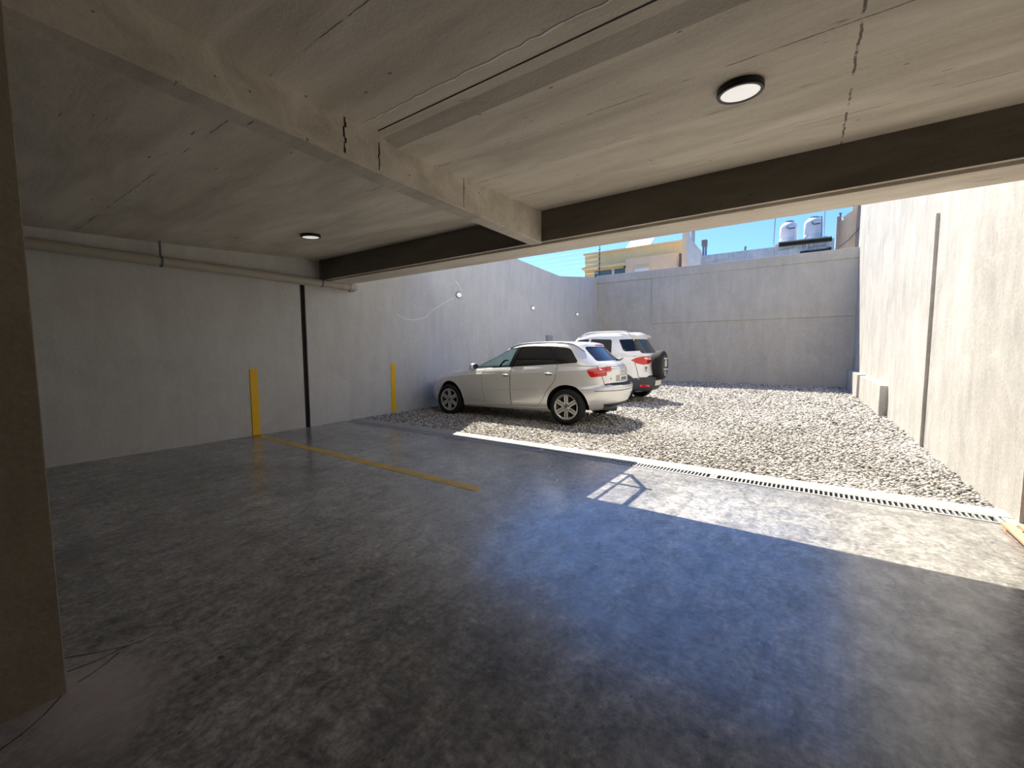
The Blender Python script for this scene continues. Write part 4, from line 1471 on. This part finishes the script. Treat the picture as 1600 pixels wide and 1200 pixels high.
ECO_Y = 10.85
eco = empty('car', (-4.96, ECO_Y, 0), PI)
tag(eco, 'white compact suv with a black spare wheel on its tailgate', 'car')
E_RW = round_poly([(-.90, 1.13), (-.86, 1.545), (-.30, 1.565), (-.22, 1.07)], [.03, .06, .04, .02])
E_FW = round_poly([(-.15, 1.07), (-.24, 1.565), (.10, 1.55), (.72, 1.10), (.72, 1.05)], [.02, .04, .08, .04, .02])
E_QW = round_poly([(-1.04, 1.54), (-1.40, 1.55), (-1.60, 1.265), (-1.20, 1.245)], [.04, .01, .01, .06])
E_BW = round_poly([(-.60, 1.20), (.60, 1.20), (.56, 1.55), (-.56, 1.55)], .05)
E_WS = round_poly([(-.64, 1.06), (.64, 1.06), (.52, 1.53), (-.52, 1.53)], .05)
sp2 = dict(
    W=.90, nf=3.4, nr=5.5, gnf=4.2, gnr=6.0, hood_crown=.05, roof_crown=.04, n=100,
    top=[(2.1, .80), (1.9, .92), (1.4, 1.0), (.9, 1.05), (.2, 1.075), (-.6, 1.13), (-1.3, 1.20), (-1.8, 1.21)],
    bottom=[(2.1, .28), (1.5, .22), (-1.2, .24), (-1.9, .30)],
    lower=[(0, -1.72, 1.95, .88), (.03, -1.78, 2.0, .93), (.10, -1.82, 2.04, .965), (.20, -1.84, 2.06, .985), (.30, -1.84, 2.06, .995), (.335, -1.825, 2.06, .998), (.36, -1.775, 2.06, 1.0),
           (.5, -1.765, 2.05, 1.0), (.65, -1.755, 2.04, .998), (.80, -1.745, 2.01, .985), (.90, -1.73, 1.97, .962), (.96, -1.71, 1.92, .93), (1.0, -1.68, 1.86, .88)],
    gbase=[(1.1, 1.0), (.2, 1.03), (-.6, 1.08), (-1.3, 1.14), (-1.9, 1.14)],
    roof=[(.45, 1.58), (.1, 1.65), (-.4, 1.70), (-1.0, 1.70), (-1.5, 1.665), (-1.8, 1.63)],
    green=[(0, -1.74, 1.10, .905), (.1, -1.71, .98, .895), (.3, -1.64, .80, .855), (.5, -1.57, .62, .81), (.7, -1.50, .46, .765), (.82, -1.46, .38, .735), (.90, -1.44, .33, .705), (.96, -1.44, .30, .67), (.99, -1.44, .27, .635), (1.0, -1.44, .24, .60)],
    cavity=[(0, -1.55, .95, .86), (.45, -1.60, .85, .86), (.6, -1.56, .75, .85), (.8, -1.46, .5, .78), (.95, -1.38, .28, .69), (1.0, -1.36, .2, .62)],
    arches=[(1.20, .36), (-1.12, .36)], arch_z=.33,
    windows=[('L', E_RW), ('L', E_FW), ('B', E_BW), ('F', E_WS), ('L', E_QW)], back_depth=-1.2, front_depth=.0,
)
body2, sk2 = build_shell('body', sp2, eco, M_whitep)
glass('windscreen', sk2, 'F', inset(E_WS, -.012), M_tint, eco)
glass('rear_window', sk2, 'B', inset(E_BW, -.012), M_tint, eco)
for s in ('L', 'R'):
    sy = 1 if s == 'L' else -1
    rd = [(-.185, .46), (-.75, .46), (-.86, .66), (-.96, .80), (-.97, 1.10), (-.185, 1.045)]
    fd = [(-.17, .46), (.72, .46), (.76, .70), (.74, 1.02), (-.17, 1.045)]
    for poly, win in ((rd, E_RW), (fd, E_FW)):
        pobj('door_gap', sk2.panel(s, round_poly(inset(poly, -.007), .04), .0015, .004, .08), M_seam, eco)
        d = pobj('door', sk2.panel(s, round_poly(poly, .035), .0045, .007, .08), M_whitep, eco)
        glass('window', sk2, s, inset(win, -.012), M_tint, d)
        xs = sorted(p[0] for p in poly)
        bm = bmesh.new()
        tube(bm, [sk2.point(s, xs[0] + .08 + .16 * k / 6, .92, .012 + .03 * math.sin(PI * k / 6) ** .5) for k in range(7)], .013, 8)
        pobj('handle', bm, M_whitep, d)
    glass('quarter_window', sk2, s, inset(E_QW, -.012), M_tint, eco)
    for cx in (1.20, -1.12):
        pobj('wheel_arch', arc_strip(sk2, s, cx, .33, .355, .42, .05, PI - .05, .012, .014), M_clad, eco)
    pobj('sill_cladding', sk2.panel(s, [(.84, .235), (-.76, .25), (-.76, .40), (.84, .39)], .014, .02, .08), M_clad, eco)
    bm = bmesh.new()
    P = [sk2.point('T', x, sy * .55, .0) for x in np.linspace(.10, -1.38, 18)]
    P = [p + Vector((0, 0, .045 * min(1, math.sin(PI * i / 17) * 3.0))) for i, p in enumerate(P)]
    tube(bm, P, .016, 8)
    pobj('roof_rail', bm, mat('satin_rail', (.66, .66, .66), .4, .3), eco)
    bm = bmesh.new()
    bmesh.ops.create_uvsphere(bm, u_segments=16, v_segments=10, radius=1)
    for v_ in bm.verts:
        v_.co = Vector((v_.co.x * .07, v_.co.y * .11, v_.co.z * .08))
    mi = pobj('mirror', bm, M_whitep, eco)
    mp = sk2.point(s, .66, 1.09)
    mi.location = (.66, sy * (abs(mp.y) + .10), 1.10)
    # almond tail lamp wrapping the corner
    tl = [(-.43, 1.035), (-.58, 1.10), (-.78, 1.125), (-.98, 1.12), (-1.05, 1.085), (-1.04, 1.01), (-.93, .945), (-.74, .92), (-.58, .955)]
    tlo = pobj('tail_lamp', sk2.panel('B' + s, round_poly(tl, .03), .006, .010, .04), M_red, eco)
    pobj('lamp_window', sk2.panel('B' + s, round_poly([(-.76, 1.10), (-.98, 1.097), (-1.02, 1.07), (-1.01, 1.03), (-.80, 1.055)], .02), .009, .004, .03), M_redw, tlo)
    pobj('lamp_gap', sk2.panel('B' + s, [(-.907, .94), (-.900, .94), (-.900, 1.12), (-.907, 1.12)], .0105, .004, .04), M_seam, tlo)
    pobj('fog_reflector', sk2.panel('B' + s, round_poly([(-.62, .45), (-.90, .44), (-.90, .38), (-.64, .39)], .015), .022, .02, .04), M_red, eco)
    for x_ in (1.20, -1.12):
        wheel(eco, x_, sy * .775, .33, .215, sy, 5)
# dark rear bumper
bm = sk2.panel('B', round_poly([(-.83, .60), (.83, .60), (.80, .25), (-.80, .25)], .04), .012, .02, .05)
pobj('rear_bumper', bm, M_clad, eco)
for s in ('L', 'R'):
    pobj('bumper_corner', sk2.panel('B' + s, round_poly([(-1.12, .60), (-.62, .60), (-.62, .30), (-1.12, .26)], .03), .014, .02, .05), M_clad, eco)
tgp = round_poly([(-.70, 1.18), (.70, 1.18), (.72, .95), (.68, .62), (-.68, .62), (-.72, .95)], .04)
pobj('tailgate_gap', sk2.panel('B', inset(tgp, -.008), .0012, .003, .06), M_seam, eco)
tg2 = pobj('tailgate', sk2.panel('B', tgp, .004, .006, .06), M_whitep, eco)
bxx = sk2.point('B', .5, .80).x
text_mesh('ECOSPORT', .045, 'badge_lettering', M_steel, tg2, (bxx - .010, .50, .775), (PI / 2, 0, -PI / 2), .002)
bm = bmesh.new()
lathe(bm, [(0, -.004), (.03, -.004), (.03, .004), (0, .004)], 20, 'X', (bxx - .009, .52, .845))
for v_ in bm.verts: v_.co.y = .52 + (v_.co.y - .52) * 1.5
pobj('badge', bm, M_steel, tg2)
p2 = pobj('licence_plate', sk2.panel('B', round_poly([(-.10, .53), (.30, .53), (.30, .41), (-.10, .41)], .01), .035, .01, .1), M_plate, eco)
# spare wheel in its cover
sw = empty('spare_wheel', (-1.765, .02, .905))
sw.parent = eco
bm = bmesh.new()
R_ = .362
lathe(bm, [(R_ - .06, .0), (R_ - .015, -.02), (R_, -.05), (R_, -.165), (R_ - .012, -.195), (R_ - .04, -.212), (R_ - .10, -.220), (R_ - .12, -.214)], 64, 'X')
pobj('wheel_cover', bm, M_rub, sw, 50)
bm = bmesh.new()
lathe(bm, [(R_ - .115, -.205), (R_ - .125, -.222), (R_ - .20, -.232), (0, -.236), (0, -.2)], 48, 'X')
pobj('cover_disc', bm, mat('cover_black', (.05, .05, .052), .5), sw, 50)
bm = bmesh.new()
lathe(bm, [(.052, -.232), (.085, -.236), (.088, -.246), (.05, -.246)], 28, 'X', (0, 0, .04), close=True)
box(bm, -.246, -.232, -.012, .012, -.02, .10)
pobj('round_emblem', bm, M_plate, sw)
M_lt = mat('pale_lettering', (.62, .62, .60), .5)
for txt_z, w_ in ((.165, .13), (-.095, .16)):
    bm = bmesh.new()
    for k in range(5):
        y0 = -w_ + k * 2 * w_ / 5
        box(bm, -.244, -.230, y0, y0 + w_ * .30, txt_z - .025, txt_z + .025)
        box(bm, -.244, -.230, y0, y0 + w_ * .34, txt_z + .010, txt_z + .025)
    pobj('pale_marks', bm, M_lt, sw)
bm = bmesh.new()
lathe(bm, [(.045, -.226), (.06, -.228), (.06, -.238), (.045, -.238)], 24, 'X', (0, .0, -.21), close=True)
pobj('lock_ring', bm, M_lt, sw)
bm = bmesh.new()
box(bm, -.03, .03, -.14, .14, -.14, .14, .02)
pobj('mount', bm, M_clad, sw)
# roof spoiler
bm = bmesh.new()
prism(bm, [(-1.32, -.60, 1.68), (-1.32, .60, 1.68), (-1.42, .58, 1.655), (-1.46, .54, 1.635), (-1.46, -.54, 1.635), (-1.42, -.58, 1.655)], (.0, 0, -.04))
bmesh.ops.bevel(bm, geom=bm.edges[:], offset=.012, segments=2, affect='EDGES')
pobj('roof_spoiler', bm, M_whitep, eco)

# ------------------------------------------------------------------ light: sun, sky
sun = bpy.data.lights.new('sun', 'SUN')
sun.energy = 12.0
sun.angle = math.radians(.28)
sun.color = (1.0, .92, .77)
so = bpy.data.objects.new('sun', sun)
COL.objects.link(so)
d = Vector((SKX, SKY, -1)).normalized()
so.rotation_euler = d.to_track_quat('-Z', 'Y').to_euler()
so.location = (-6, 12, 14)

w = bpy.data.worlds.new('world')
SC.world = w
w.use_nodes = True
nt = w.node_tree
bg = nt.nodes['Background']
sky = nt.nodes.new('ShaderNodeTexSky')
sky.sky_type = 'NISHITA'
sky.sun_disc = False
sky.sun_elevation = math.atan2(1, math.hypot(SKX, SKY))
sky.sun_rotation = math.atan2(-SKX, -SKY)
sky.altitude = 0
sky.air_density = 1.0
sky.dust_density = .6
sky.ozone_density = 2.2
tn = nt.nodes.new('ShaderNodeMix'); tn.data_type = 'RGBA'; tn.blend_type = 'MULTIPLY'
tn.inputs[0].default_value = 1.0
tn.inputs[7].default_value = (.44, .65, .97, 1)
nt.links.new(sky.outputs[0], tn.inputs[6])
nt.links.new(tn.outputs[2], bg.inputs['Color'])
bg.inputs['Strength'].default_value = .24

SC.view_settings.view_transform = 'Standard'
SC.view_settings.look = 'None'
SC.view_settings.gamma = 1.0
SC.view_settings.use_curve_mapping = False
SC.view_settings.exposure = 0.1
SC.cycles.max_bounces = 10
SC.cycles.diffuse_bounces = 6
